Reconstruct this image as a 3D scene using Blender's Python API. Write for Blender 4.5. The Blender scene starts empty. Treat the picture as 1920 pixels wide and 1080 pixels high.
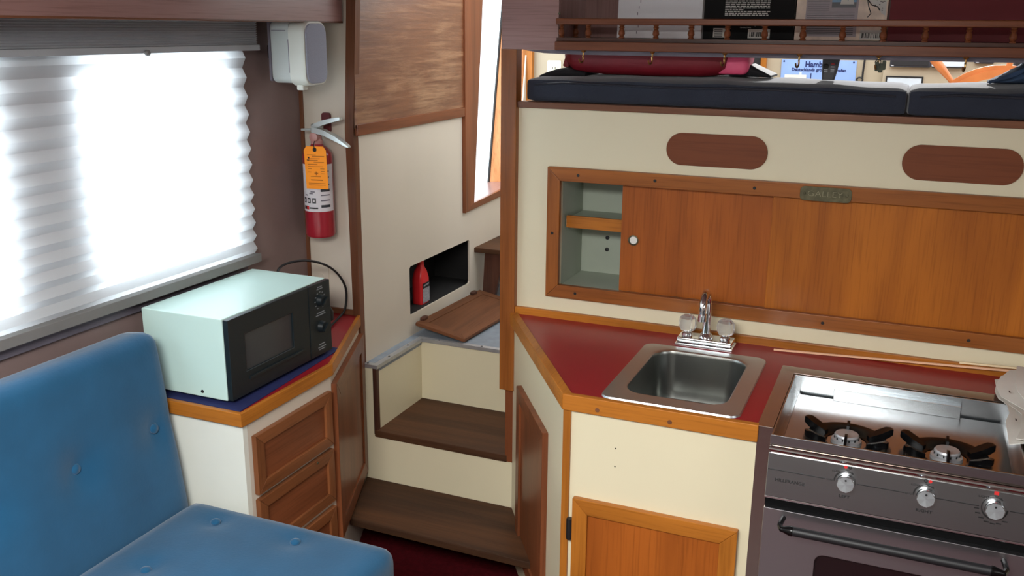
import bpy, bmesh, math, random
from mathutils import Vector as V, Matrix
random.seed(7)
sc = bpy.context.scene
COL = sc.collection

# ------------------------------------------------------------------ camera, sky, lights, exposure
cd = bpy.data.cameras.new('camera'); cam = bpy.data.objects.new('camera', cd); COL.objects.link(cam)
cd.sensor_width = 36.0; cd.lens = 33.2516; cd.clip_start = 0.02; cd.clip_end = 200
_r, _u, _b = V((.921215, .388961, .008502)), V((-.110659, .24101, .964193)), V((.372984, -.88917, .265063))
cam.matrix_world = Matrix(((_r.x, _u.x, _b.x, 0), (_r.y, _u.y, _b.y, 0), (_r.z, _u.z, _b.z, 1.8), (0, 0, 0, 1)))
sc.camera = cam
sc.view_settings.view_transform = 'Standard'; sc.view_settings.look = 'None'
sc.view_settings.exposure = 0.0; sc.view_settings.gamma = 1.0; sc.view_settings.use_curve_mapping = False
w = bpy.data.worlds.new('sky'); sc.world = w; w.use_nodes = True
bg = w.node_tree.nodes['Background']; bg.inputs[0].default_value = (.90, .96, 1.0, 1); bg.inputs[1].default_value = 4.0

def area(name, loc, look, sx, sy, power, col, spread=180):
    l = bpy.data.lights.new(name, 'AREA'); l.shape = 'RECTANGLE'; l.size = sx; l.size_y = sy; l.energy = power; l.color = col
    o = bpy.data.objects.new(name, l); COL.objects.link(o); o.location = loc
    o.rotation_euler = (V(look) - V(loc)).to_track_quat('-Z', 'Y').to_euler()
    l.spread = math.radians(spread)
    return o
area('daylight_overhead_hatch', (-.55, .06, 2.085), (-.55, .0601, 0), 1.1, .8, 98, (1, 1, .97))
area('daylight_starboard_window', (1.64, 0.9, 1.4), (-1.2, 1.6, .8), 1.0, .36, 4, (1, .96, .9))
area('daylight_port_window', (-2.02, 1.75, 1.42), (0, 1.75, 1.1), 1.7, .6, 16, (.92, .97, 1))

sl = bpy.data.lights.new('sun', 'SUN'); sl.energy = 5.5; sl.angle = math.radians(.6); sl.color = (1, .97, .93)
so_ = bpy.data.objects.new('sun', sl); COL.objects.link(so_); so_.rotation_euler = V((-.03, -.9, -.42)).to_track_quat('-Z', 'Y').to_euler()

# ------------------------------------------------------------------ materials
def S(r, g, b):
    f = lambda c: (c / 255 / 12.92) if c <= 10 else ((c / 255 + .055) / 1.055) ** 2.4
    return (f(r), f(g), f(b), 1)
def nodes(name):
    m = bpy.data.materials.new(name); m.use_nodes = True
    return m, m.node_tree.nodes, m.node_tree.links, m.node_tree.nodes['Principled BSDF']
def setp(p, **k):
    for a, v in k.items():
        a = a.replace('_', ' ')
        if a in p.inputs: p.inputs[a].default_value = v
def plain(name, c, rough=.5, metal=0, spec=.5, var=.06, scale=9, bump=0, bscale=60, coat=0, sheen=0):
    m, N, L, p = nodes(name)
    setp(p, Roughness=rough, Metallic=metal, Specular_IOR_Level=spec, Coat_Weight=coat, Sheen_Weight=sheen)
    tc = N.new('ShaderNodeTexCoord'); no = N.new('ShaderNodeTexNoise'); no.inputs['Scale'].default_value = scale; no.inputs['Detail'].default_value = 4
    L.new(tc.outputs['Object'], no.inputs['Vector'])
    r = N.new('ShaderNodeValToRGB'); r.color_ramp.elements[0].position = .3; r.color_ramp.elements[1].position = .7
    r.color_ramp.elements[0].color = tuple(x * (1 - var) for x in c[:3]) + (1,); r.color_ramp.elements[1].color = tuple(min(1, x * (1 + var)) for x in c[:3]) + (1,)
    L.new(no.outputs['Fac'], r.inputs[0]); L.new(r.outputs[0], p.inputs['Base Color'])
    if bump:
        n2 = N.new('ShaderNodeTexNoise'); n2.inputs['Scale'].default_value = bscale; n2.inputs['Detail'].default_value = 3
        L.new(tc.outputs['Object'], n2.inputs['Vector'])
        b = N.new('ShaderNodeBump'); b.inputs['Strength'].default_value = bump; b.inputs['Distance'].default_value = .004
        L.new(n2.outputs['Fac'], b.inputs['Height']); L.new(b.outputs[0], p.inputs['Normal'])
    return m
def wood(name, light, dark, axis, rough=.36, coat=.12, band=9, spec=.25):
    m, N, L, p = nodes(name)
    setp(p, Roughness=rough, Coat_Weight=coat, Coat_Roughness=.18, Specular_IOR_Level=spec)
    tc = N.new('ShaderNodeTexCoord'); mp = N.new('ShaderNodeMapping')
    sc3 = [band, band, band]; sc3[axis] = .7; mp.inputs['Scale'].default_value = sc3
    L.new(tc.outputs['Object'], mp.inputs['Vector'])
    n1 = N.new('ShaderNodeTexNoise'); n1.inputs['Scale'].default_value = 1.6; n1.inputs['Detail'].default_value = 5; n1.inputs['Distortion'].default_value = .5
    L.new(mp.outputs[0], n1.inputs['Vector'])
    r = N.new('ShaderNodeValToRGB'); r.color_ramp.elements[0].position = .34; r.color_ramp.elements[1].position = .66
    r.color_ramp.elements[0].color = dark; r.color_ramp.elements[1].color = light
    L.new(n1.outputs['Fac'], r.inputs[0])
    mp2 = N.new('ShaderNodeMapping'); s2 = [190, 190, 190]; s2[axis] = 6; mp2.inputs['Scale'].default_value = s2
    L.new(tc.outputs['Object'], mp2.inputs['Vector'])
    n2 = N.new('ShaderNodeTexNoise'); n2.inputs['Scale'].default_value = 1.0; n2.inputs['Detail'].default_value = 2
    L.new(mp2.outputs[0], n2.inputs['Vector'])
    r2 = N.new('ShaderNodeValToRGB'); r2.color_ramp.elements[0].position = .28; r2.color_ramp.elements[1].position = .5
    r2.color_ramp.elements[0].color = (.55, .5, .45, 1); r2.color_ramp.elements[1].color = (1, 1, 1, 1)
    L.new(n2.outputs['Fac'], r2.inputs[0])
    mx = N.new('ShaderNodeMix'); mx.data_type = 'RGBA'; mx.blend_type = 'MULTIPLY'; mx.inputs[0].default_value = .5
    L.new(r.outputs[0], mx.inputs[6]); L.new(r2.outputs[0], mx.inputs[7]); L.new(mx.outputs[2], p.inputs['Base Color'])
    b = N.new('ShaderNodeBump'); b.inputs['Strength'].default_value = .08; b.inputs['Distance'].default_value = .002
    L.new(n2.outputs['Fac'], b.inputs['Height']); L.new(b.outputs[0], p.inputs['Normal'])
    return m
_WC = {'teak': (S(188, 116, 40), S(152, 90, 28)), 'door': (S(166, 89, 29), S(138, 71, 22)), 'door2': (S(178, 102, 28), S(150, 81, 21)), 'post': (S(160, 95, 42), S(128, 72, 30)), 'drawer': (S(138, 84, 50), S(112, 66, 38)), 'red': (S(134, 76, 46), S(106, 59, 35)),
       'brown': (S(128, 82, 56), S(96, 60, 42)), 'dark': (S(92, 58, 46), S(66, 42, 34)), 'tread': (S(92, 59, 36), S(62, 40, 26)), 'oval': (S(124, 66, 34), S(112, 58, 30)),
       'plum': (S(164, 128, 122), S(148, 113, 107)), 'orange': (S(236, 174, 124), S(220, 150, 100)), 'hatch': (S(120, 75, 48), S(96, 60, 38))}
_W = {}
def W(kind, axis=0):
    if (kind, axis) not in _W:
        k = _WC[kind]
        kw = {'tread': dict(rough=.6, coat=0), 'hatch': dict(rough=.55, coat=0), 'oval': dict(band=4, rough=.5, coat=.05), 'door': dict(rough=.45, coat=.08, band=6), 'door2': dict(rough=.45, coat=.08, band=6), 'plum': dict(coat=.4), 'teak': dict(rough=.4, coat=.12, band=6)}.get(kind, {})
        _W[(kind, axis)] = wood('wood_' + kind + '_' + 'xyz'[axis], k[0], k[1], axis, **kw)
    return _W[(kind, axis)]
def plywood():
    m, N, L, p = nodes('varnished_plywood'); setp(p, Roughness=.3, Coat_Weight=.3, Coat_Roughness=.3)
    tc = N.new('ShaderNodeTexCoord'); mp = N.new('ShaderNodeMapping'); mp.inputs['Scale'].default_value = (5, 2.2, 34)
    L.new(tc.outputs['Object'], mp.inputs['Vector'])
    n1 = N.new('ShaderNodeTexNoise'); n1.inputs['Scale'].default_value = 1.2; n1.inputs['Detail'].default_value = 9; n1.inputs['Roughness'].default_value = .72; n1.inputs['Distortion'].default_value = .35
    L.new(mp.outputs[0], n1.inputs['Vector'])
    r = N.new('ShaderNodeValToRGB'); r.color_ramp.elements[0].position = .3; r.color_ramp.elements[1].position = .7
    r.color_ramp.elements[0].color = S(98, 57, 37); r.color_ramp.elements[1].color = S(138, 87, 56)
    L.new(n1.outputs['Fac'], r.inputs[0])
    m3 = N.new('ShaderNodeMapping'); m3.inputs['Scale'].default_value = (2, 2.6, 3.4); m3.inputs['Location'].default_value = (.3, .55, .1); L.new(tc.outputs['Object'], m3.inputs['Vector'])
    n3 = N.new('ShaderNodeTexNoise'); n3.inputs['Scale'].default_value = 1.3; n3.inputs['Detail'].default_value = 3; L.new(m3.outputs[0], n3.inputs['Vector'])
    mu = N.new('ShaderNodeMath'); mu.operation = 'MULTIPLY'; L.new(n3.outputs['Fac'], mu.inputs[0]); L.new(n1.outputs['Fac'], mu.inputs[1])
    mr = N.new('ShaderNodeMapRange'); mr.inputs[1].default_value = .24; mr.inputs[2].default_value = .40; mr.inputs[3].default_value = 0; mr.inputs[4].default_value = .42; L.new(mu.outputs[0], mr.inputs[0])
    mx = N.new('ShaderNodeMix'); mx.data_type = 'RGBA'; mx.inputs[7].default_value = S(188, 152, 116); L.new(mr.outputs[0], mx.inputs[0]); L.new(r.outputs[0], mx.inputs[6]); L.new(mx.outputs[2], p.inputs['Base Color'])  # lighter tan blotches: glossy glare painted into the panel colour
    b = N.new('ShaderNodeBump'); b.inputs['Strength'].default_value = .3; b.inputs['Distance'].default_value = .004
    L.new(n1.outputs['Fac'], b.inputs['Height']); L.new(b.outputs[0], p.inputs['Normal'])
    return m
def steel(name, c=(.60, .59, .57, 1), rough=.26, axis=0, brush=.12):
    m, N, L, p = nodes(name); setp(p, Metallic=1.0, Base_Color=c)
    tc = N.new('ShaderNodeTexCoord'); mp = N.new('ShaderNodeMapping'); s = [160, 160, 160]; s[axis] = 3; mp.inputs['Scale'].default_value = s
    n1 = N.new('ShaderNodeTexNoise'); n1.inputs['Scale'].default_value = 1; n1.inputs['Detail'].default_value = 3
    L.new(tc.outputs['Object'], mp.inputs['Vector']); L.new(mp.outputs[0], n1.inputs['Vector'])
    r = N.new('ShaderNodeMapRange'); r.inputs[3].default_value = rough - brush * .5; r.inputs[4].default_value = rough + brush * .5
    L.new(n1.outputs['Fac'], r.inputs[0]); L.new(r.outputs[0], p.inputs['Roughness'])
    return m
def glassy(name, tint=(1, 1, 1, 1), gloss=.1):
    m, N, L, p = nodes(name); out = [n for n in N if n.type == 'OUTPUT_MATERIAL'][0]
    t = N.new('ShaderNodeBsdfTransparent'); t.inputs[0].default_value = tint
    g = N.new('ShaderNodeBsdfGlossy'); g.inputs['Roughness'].default_value = .02
    mx = N.new('ShaderNodeMixShader'); mx.inputs[0].default_value = gloss
    L.new(t.outputs[0], mx.inputs[1]); L.new(g.outputs[0], mx.inputs[2]); L.new(mx.outputs[0], out.inputs[0]); N.remove(p)
    return m
def cloth_translucent(name, c, f=.6):
    m, N, L, p = nodes(name); out = [n for n in N if n.type == 'OUTPUT_MATERIAL'][0]
    d = N.new('ShaderNodeBsdfDiffuse'); d.inputs[0].default_value = c
    t = N.new('ShaderNodeBsdfTranslucent'); t.inputs[0].default_value = c
    mx = N.new('ShaderNodeMixShader'); mx.inputs[0].default_value = f
    L.new(d.outputs[0], mx.inputs[1]); L.new(t.outputs[0], mx.inputs[2]); L.new(mx.outputs[0], out.inputs[0]); N.remove(p)
    return m
def carpet():
    return plain('maroon_carpet', S(72, 8, 16), .95, spec=.1, var=.25, scale=60, bump=.6, bscale=300)
M = dict(
    cream=plain('cream_laminate', S(222, 212, 181), .36, var=.02, scale=3),
    cream2=plain('cream_paint', S(208, 197, 181), .5, var=.03, scale=3),
    white=plain('white_laminate', S(226, 226, 214), .4, var=.02),
    hull=plain('brown_vinyl_lining', S(128, 108, 104), .6, var=.06, bump=.05),
    red=plain('red_laminate', S(148, 18, 32), .36, var=.05, scale=5),
    blue=plain('blue_velvet', S(27, 80, 114), .85, spec=.15, var=.1, scale=9, bump=.12, bscale=140, sheen=.25),
    navy=plain('navy_cushion_cloth', S(50, 54, 66), .9, spec=.15, var=.08, bump=.25, bscale=500, sheen=.35),
    mat=plain('blue_mat', S(22, 32, 84), .8, var=.1, bump=.2),
    mwhite=plain('white_enamel', S(196, 222, 214), .28, var=.01),
    mblack=plain('black_plastic', S(20, 30, 34), .4, var=.03),
    mwin=plain('dark_oven_window', S(58, 60, 62), .16, var=.03),
    black=plain('black_enamel', S(9, 9, 10), .25, spec=.35, var=.05),
    rubber=plain('black_rubber', S(22, 22, 25), .5, var=.05),
    ink=plain('black_print', S(14, 13, 14), .6),
    inkred=plain('red_print', S(205, 40, 40), .5),
    chrome=plain('chrome', (.8, .81, .82, 1), .07, metal=1, var=.01),
    alu=plain('aluminium_edge', (.52, .53, .55, 1), .42, metal=.7, var=.08, scale=40),
    brass=plain('tarnished_brass', S(92, 88, 68), .55, metal=.8, var=.3, scale=60),
    hookbrass=plain('hook_brass', S(190, 150, 90), .3, metal=1, var=.1),
    steel=steel('stainless_steel', (.40, .40, .40, 1), .22, 0, .04), steel2=steel('stainless_steel_brown', (.42, .36, .32, 1), .22),
    steelv=steel('stainless_panel', (.42, .45, .47, 1), .24, 0, .03), steelr=steel('sink_rim_steel', (.58, .64, .66, 1), .38, 0, .03), steelo=steel('oven_steel', (.46, .46, .48, 1), .32, 0, .04), bowl=steel('sink_steel', (.34, .35, .33, 1), .3, 1, .1),
    acrylic=None, pale=plain('pale_lining', S(178, 164, 140), .5, var=.02), kface=plain('spun_aluminium_face', S(186, 192, 196), .35, metal=.7, var=.02), landing=plain('grey_deck_paint', S(136, 146, 158), .55, var=.12, scale=22, bump=.1),
    grey=plain('grey_fabric', S(164, 168, 172), .85, var=.05, bump=.1), greyrail=plain('grey_aluminium', S(120, 118, 116), .55, metal=.1, var=.05),
    valance=plain('grey_vinyl', S(104, 98, 108), .6, var=.1),
    sbody=plain('pale_grey_plastic', S(176, 180, 176), .45, var=.02), spod=plain('ivory_plastic', S(198, 198, 188), .4, var=.02), sgrille=plain('grey_speaker_cloth', S(150, 154, 168), .9, var=.06, scale=300),
    exred=plain('red_paint', S(150, 24, 40), .28, var=.04, coat=.3), exlabel=plain('white_label', S(206, 200, 204), .5, var=.03), tag=plain('orange_card', S(255, 150, 24), .7, var=.02),
    lever=plain('cast_aluminium', S(196, 200, 198), .35, metal=.7, var=.05), gauge=plain('gauge_pink', S(178, 130, 124), .3),
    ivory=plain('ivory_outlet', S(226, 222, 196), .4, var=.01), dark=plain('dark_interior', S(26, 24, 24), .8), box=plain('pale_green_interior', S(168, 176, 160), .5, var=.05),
    redbag=plain('red_nylon', S(120, 12, 28), .6, var=.1, bump=.2, bscale=30), pink=plain('pink_nylon', S(240, 90, 130), .5, var=.12, bump=.5, bscale=40), blackbag=plain('black_canvas', S(20, 21, 26), .8, var=.1),
    denim=plain('denim', S(48, 68, 96), .85, var=.25, scale=40, bump=.4, bscale=60), poster=None,
    paper=plain('white_paper', S(224, 222, 214), .7, var=.04, scale=20), posterp=plain('pale_blue_poster', S(142, 172, 226), .5, var=.1, scale=6), posterink=plain('navy_ink', S(18, 34, 96), .6),
    remote=plain('remote_grey', S(62, 62, 66), .45), button=plain('remote_button', S(186, 186, 190), .5), instr=plain('instrument_black', S(46, 48, 56), .35), instrw=plain('instrument_white', S(206, 216, 224), .4),
    wheel=plain('varnished_spokes', S(196, 116, 62), .35, var=.12, scale=20), ovenglass=plain('oven_glass', S(26, 10, 13), .1, var=.02), seal=plain('black_seal', S(10, 10, 11), .9, spec=.1), rod=plain('pale_pine', S(236, 186, 150), .5, var=.06), rod2=plain('ivory_plastic_strip', S(240, 220, 180), .5), bookw=plain('white_binder', S(238, 238, 240), .45, var=.03), bookb=plain('black_book', S(9, 9, 10), .6, spec=.2),
    bookm=plain('map_cream', S(240, 216, 196), .5, var=.2, scale=30), bookg=plain('grey_text_block', S(172, 160, 164), .5, var=.05), bookr=plain('dark_red_board', S(112, 10, 24), .6, var=.05), photo=plain('sea_photo_blue', S(70, 130, 170), .3),
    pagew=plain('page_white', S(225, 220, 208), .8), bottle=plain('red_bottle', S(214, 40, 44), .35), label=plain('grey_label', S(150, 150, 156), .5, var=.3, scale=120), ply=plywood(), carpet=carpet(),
    ceil=plain('white_ceiling', S(226, 222, 212), .6), pane=glassy('window_glass', (.97, .99, 1, 1), .06), shade=cloth_translucent('white_shade_cloth', (.82, .86, .89, 1), .55),
    boat=plain('boat_white', S(225, 225, 225), .4), boatd=plain('boat_grey', S(176, 180, 186), .5), green=plain('green_patina', S(70, 78, 62), .6, var=.4, scale=80),
)
def acrylic():
    m, N, L, p = nodes('clear_acrylic'); setp(p, Roughness=.08, IOR=1.49, Base_Color=(.97, .97, .95, 1), Transmission_Weight=.85)
    return m
M['acrylic'] = acrylic()

# ------------------------------------------------------------------ object helpers
WL = {}
def _props(o, label, cat, group, kind):
    if label: o['label'] = label
    if cat: o['category'] = cat
    if group: o['group'] = group
    if kind: o['kind'] = kind
def thing(name, label, cat, loc, group=None, kind=None):
    o = bpy.data.objects.new(name, None); COL.objects.link(o); o.location = loc; o.empty_display_size = .05
    _props(o, label, cat, group, kind); WL[o] = V(loc)
    return o
def obj(name, bm, mat, parent=None, label=None, cat=None, group=None, kind=None, loc=None, sharp=35):
    me = bpy.data.meshes.new(name)
    if isinstance(bm, bmesh.types.BMesh):
        bmesh.ops.recalc_face_normals(bm, faces=bm.faces); bm.to_mesh(me); bm.free()
    else: me = bm
    me.name = name
    vs = me.vertices
    if loc is None:
        if parent is not None: loc = WL[parent]
        elif len(vs):
            xs = [v.co.x for v in vs]; ys = [v.co.y for v in vs]; zs = [v.co.z for v in vs]
            loc = V(((min(xs) + max(xs)) / 2, (min(ys) + max(ys)) / 2, min(zs)))
    loc = V(loc); me.transform(Matrix.Translation(-loc))
    if me.polygons:
        me.polygons.foreach_set('use_smooth', [True] * len(me.polygons)); me.set_sharp_from_angle(angle=math.radians(sharp))
    mats = mat if isinstance(mat, (list, tuple)) else [mat]
    for m in mats: me.materials.append(m)
    o = bpy.data.objects.new(name, me); COL.objects.link(o)
    if len(me.polygons) < 1500:
        wn_ = o.modifiers.new('weighted_normal', 'WEIGHTED_NORMAL'); wn_.keep_sharp = True; wn_.weight = 90
    if parent is not None: o.parent = parent; o.location = loc - WL[parent]
    else: o.location = loc
    WL[o] = loc; _props(o, label, cat, group, kind)
    return o
def struct(name, bm, mat, parent=None): return obj(name, bm, mat, parent, kind=None if parent else 'structure')
def copy_part(o, world, parent):
    c = o.copy(); COL.objects.link(c); c.parent = parent; c.location = V(world) - WL[parent]; WL[c] = V(world)
    return c
def merge(bm, src):
    me = bpy.data.meshes.new('tmp'); src.to_mesh(me); src.free(); bm.from_mesh(me); bpy.data.meshes.remove(me)
def BM(): return bmesh.new()
EX, EY, EZ = V((1, 0, 0)), V((0, 1, 0)), V((0, 0, 1))
def obox(o, u, v, n, a, b, c, bev=0, bm=None, seg=2):
    """box in a frame: origin o, axes u v n, ranges a b c"""
    o, u, v, n = V(o), V(u).normalized(), V(v).normalized(), V(n).normalized()
    t = bmesh.new()
    p = [t.verts.new(o + u * x + v * y + n * z) for z in c for y in b for x in a]
    for f in ((0, 2, 3, 1), (4, 5, 7, 6), (0, 1, 5, 4), (2, 6, 7, 3), (0, 4, 6, 2), (1, 3, 7, 5)): t.faces.new([p[i] for i in f])
    bmesh.ops.recalc_face_normals(t, faces=t.faces)
    if bev: bmesh.ops.bevel(t, geom=t.edges[:], offset=bev, segments=seg, affect='EDGES', profile=.5)
    if bm is None: return t
    merge(bm, t); return bm
def box(x0, x1, y0, y1, z0, z1, bev=0, bm=None, seg=2):
    return obox((0, 0, 0), EX, EY, EZ, (min(x0, x1), max(x0, x1)), (min(y0, y1), max(y0, y1)), (min(z0, z1), max(z0, z1)), bev, bm, seg)
def prism(pts, d, holes=(), bm=None, bev=0):
    """planar polygon (3-D points) pushed along the vector d, with optional holes"""
    t = bmesh.new(); d = V(d); loops = []
    for L in [pts] + list(holes):
        vs = [t.verts.new(V(p)) for p in L]
        es = [t.edges.new((vs[i], vs[(i + 1) % len(vs)])) for i in range(len(vs))]; loops.append((vs, es))
    if not holes: fs = [t.faces.new(loops[0][0])]
    else:
        r = bmesh.ops.triangle_fill(t, use_beauty=True, use_dissolve=False, edges=[e for L in loops for e in L[1]])
        fs = [f for f in r['geom'] if isinstance(f, bmesh.types.BMFace)]
    r = bmesh.ops.extrude_face_region(t, geom=fs)
    bmesh.ops.translate(t, verts=[v for v in r['geom'] if isinstance(v, bmesh.types.BMVert)], vec=d)
    bmesh.ops.recalc_face_normals(t, faces=t.faces)
    if bev:
        bmesh.ops.bevel(t, geom=[e for e in t.edges if len(e.link_faces) == 2 and e.calc_face_angle(0) > .5], offset=bev, segments=2, affect='EDGES', profile=.5)
    if bm is None: return t
    merge(bm, t); return bm
def rrect(o, u, v, w, h, r, n=6):
    """rounded rectangle, o = centre"""
    o, u, v = V(o), V(u), V(v); pts = []
    for cx, cy, a0 in ((w / 2 - r, h / 2 - r, 0), (-w / 2 + r, h / 2 - r, 90), (-w / 2 + r, -h / 2 + r, 180), (w / 2 - r, -h / 2 + r, 270)):
        for i in range(n + 1):
            a = math.radians(a0 + 90 * i / n); pts.append(o + u * (cx + r * math.cos(a)) + v * (cy + r * math.sin(a)))
    return pts
def loft(rings, closed=True, cap=True, bm=None):
    t = bm or bmesh.new(); R = [[t.verts.new(V(p)) for p in r] for r in rings]; n = len(R[0])
    for a, b in zip(R, R[1:]):
        for i in range(n if closed else n - 1):
            t.faces.new((a[i], a[(i + 1) % n], b[(i + 1) % n], b[i]))
    if cap and closed: t.faces.new(R[0][::-1]); t.faces.new(R[-1])
    return t
def lathe(prof, o=(0, 0, 0), ax=EZ, seg=24, bm=None, ref=None):
    """prof: list of (radius, height)"""
    ax = V(ax).normalized(); u = V(ref).normalized() if ref else ax.orthogonal().normalized(); v = ax.cross(u); o = V(o)
    rings = [[o + ax * h + (u * math.cos(2 * math.pi * i / seg) + v * math.sin(2 * math.pi * i / seg)) * max(r, 1e-4) for i in range(seg)] for r, h in prof]
    return loft(rings, bm=bm)
def tube(path, r, seg=10, bm=None, ends=None):
    path = [V(p) for p in path]; rings = []; up = None
    for i, p in enumerate(path):
        d = (path[min(i + 1, len(path) - 1)] - path[max(i - 1, 0)]).normalized()
        if up is None: up = d.orthogonal().normalized()
        up = (up - d * up.dot(d)).normalized(); s = d.cross(up); rr = r[i] if isinstance(r, (list, tuple)) else r
        rings.append([p + (up * math.cos(2 * math.pi * k / seg) + s * math.sin(2 * math.pi * k / seg)) * rr for k in range(seg)])
    return loft(rings, bm=bm)
def curve(pts, n=8):
    """Catmull-Rom through points"""
    P = [V(p) for p in pts]; P = [P[0] * 2 - P[1]] + P + [P[-1] * 2 - P[-2]]; out = []
    for i in range(1, len(P) - 2):
        for k in range(n):
            t = k / n; a, b, c, d = P[i - 1:i + 3]
            out.append(.5 * ((2 * b) + (c - a) * t + (2 * a - 5 * b + 4 * c - d) * t * t + (3 * b - a - 3 * c + d) * t ** 3))
    return out + [P[-2]]
def text(body, o, u, v, size, depth=.0006, align='CENTER', offset=0, shear=0, sx=1):
    """lettering mesh lying in the plane (u, v), raised along u x v"""
    c = bpy.data.curves.new('t', 'FONT'); c.body = body; c.size = size; c.extrude = depth; c.align_x = align; c.align_y = 'CENTER'; c.offset = offset; c.shear = shear; c.resolution_u = 3
    t = bpy.data.objects.new('t', c); COL.objects.link(t); bpy.context.view_layer.update()
    me = bpy.data.meshes.new_from_object(t.evaluated_get(bpy.context.evaluated_depsgraph_get()))
    bpy.data.objects.remove(t); bpy.data.curves.remove(c)
    u, v = V(u).normalized(), V(v).normalized(); n = u.cross(v); o = V(o)
    me.transform(Matrix(((u.x * sx, v.x, n.x, o.x), (u.y * sx, v.y, n.y, o.y), (u.z * sx, v.z, n.z, o.z), (0, 0, 0, 1))))
    me.materials.clear()
    return me
def cushion(o, u, v, n, w, h, t, r=.04, crown=.015, tufts=(), step=.025, td=.02, ts=.035, wav=0):
    """soft box: o = one bottom corner, w along u, h along v, thickness t along n"""
    o, u, v, n = V(o), V(u), V(v), V(n); nu, nv, nt = max(4, int(w / step)), max(4, int(h / step)), 7
    bm = bmesh.new(); cache = {}
    def pos(i, j, k):
        x, y, z = w * i / nu, h * j / nv, t * k / nt
        cx, cy, cz = min(max(x, r), w - r), min(max(y, r), h - r), min(max(z, r), t - r)
        d = V((x - cx, y - cy, z - cz)); L = d.length
        if L > 1e-9: d = d / L * r; x, y, z = cx + d.x, cy + d.y, cz + d.z
        ex = math.sin(math.pi * min(max(x / w, 0), 1)) ** .5 * math.sin(math.pi * min(max(y / h, 0), 1)) ** .5 if 0 < x < w and 0 < y < h else 0
        if k > nt / 2:
            z += crown * ex
            for (a, b) in tufts:
                q = math.hypot(x - a, y - b); z -= td * math.exp(-(q / ts) ** 1.3)
            if wav: z += wav * (math.sin(x * 23 + y * 9) + math.sin(x * 41 + 2) * .6)
        return o + u * x + v * y + n * z
    def vert(i, j, k):
        if (i, j, k) not in cache: cache[(i, j, k)] = bm.verts.new(pos(i, j, k))
        return cache[(i, j, k)]
    def quad(a, b, c, d): bm.faces.new((vert(*a), vert(*b), vert(*c), vert(*d)))
    for i in range(nu):
        for j in range(nv):
            quad((i, j, 0), (i, j + 1, 0), (i + 1, j + 1, 0), (i + 1, j, 0)); quad((i, j, nt), (i + 1, j, nt), (i + 1, j + 1, nt), (i, j + 1, nt))
    for k in range(nt):
        for i in range(nu):
            quad((i, 0, k), (i + 1, 0, k), (i + 1, 0, k + 1), (i, 0, k + 1)); quad((i, nv, k), (i, nv, k + 1), (i + 1, nv, k + 1), (i + 1, nv, k))
        for j in range(nv):
            quad((0, j, k), (0, j, k + 1), (0, j + 1, k + 1), (0, j + 1, k)); quad((nu, j, k), (nu, j + 1, k), (nu, j + 1, k + 1), (nu, j, k + 1))
    return bm
def frame_pieces(parent, o, u, v, n, w, h, fw, th, matu, matv, bev=.002, names=('rail', 'stile')):
    """mitred frame of four pieces, o = lower left corner on the mounting plane"""
    o, u, v, n = V(o), V(u).normalized(), V(v).normalized(), V(n).normalized(); P = lambda a, b: o + u * a + v * b
    for nm, m, q in ((names[0], matu, ((0, 0), (w, 0), (w - fw, fw), (fw, fw))), (names[0], matu, ((0, h), (fw, h - fw), (w - fw, h - fw), (w, h))),
                     (names[1], matv, ((0, 0), (fw, fw), (fw, h - fw), (0, h))), (names[1], matv, ((w, 0), (w, h), (w - fw, h - fw), (w - fw, fw)))):
        obj(nm, prism([P(*a) for a in q], n * th, bev=bev), m, parent)
def panel_in(parent, o, u, v, n, w, h, fw, th, mat, inset=.006):
    o, u, v, n = V(o), V(u).normalized(), V(v).normalized(), V(n).normalized()
    obj('panel', obox(o, u, v, n, (fw - .004, w - fw + .004), (fw - .004, h - fw + .004), (.001, th - inset)), mat, parent)

# ================================================================== THE SETTING
struct('floor', box(-1.96, 1.66, 1.5, 2.76, -.03, 0), M['carpet'])
struct('floor_added', box(-1.96, 1.66, -.49, 1.5, -.03, 0), plain('reflected_floor_tone', S(66, 38, 42), .5))  # unseen floor zone, added and toned for what the stove steel reflects
rz = lambda x0, x1, y0, y1, z: [(x0, y0, z), (x1, y0, z), (x1, y1, z), (x0, y1, z)]
struct('ceiling', prism(rz(-1.96, 1.66, -.49, 2.95, 2.06), (0, 0, .04), holes=[rz(-1.12, .02, -.36, .48, 2.06)]), W('plum', 1))
# hull side with two window openings
hy = lambda y0, y1, z0, z1: [(-1.945, y0, z0), (-1.945, y1, z0), (-1.945, y1, z1), (-1.945, y0, z1)]
struct('wall_left', prism(hy(-.49, 2.77, 0, 2.06), (-.03, 0, 0), holes=[hy(1.775, 2.365, 1.12, 1.72), hy(.75, 1.545, 1.12, 1.72)]), M['hull'])
for k, (y0, y1) in enumerate(((1.775, 2.365), (.75, 1.545))):
    wn = struct('window_%d' % (k + 1), prism(hy(y0 - .01, y1 + .01, 1.11, 1.73), (-.012, 0, 0), holes=[hy(y0 + .02, y1 - .02, 1.14, 1.70)]), M['greyrail'])
    for v_ in wn.data.vertices: v_.co.x -= .02
    struct('pane', box(-1.972, -1.968, y0 + .015, y1 - .015, 1.135, 1.705), M['pane'], wn)
# unseen sides of the cabin, with the openings that let the daylight in
ry = lambda x, y0, y1, z0, z1: [(x, y0, z0), (x, y1, z0), (x, y1, z1), (x, y0, z1)]
struct('wall_right_unseen', prism(ry(1.66, -.49, 4.3, 0, 2.06), (.03, 0, 0), holes=[ry(1.66, .4, 1.4, 1.22, 1.58)]), M['hull'])
ra = lambda y, x0, x1, z0, z1: [(x0, y, z0), (x1, y, z0), (x1, y, z1), (x0, y, z1)]
struct('wall_aft_unseen', prism(ra(-.46, -1.96, 1.66, 0, 2.06), (0, -.03, 0)), plain('unseen_aft_lining', S(118, 112, 108), .5))
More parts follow.
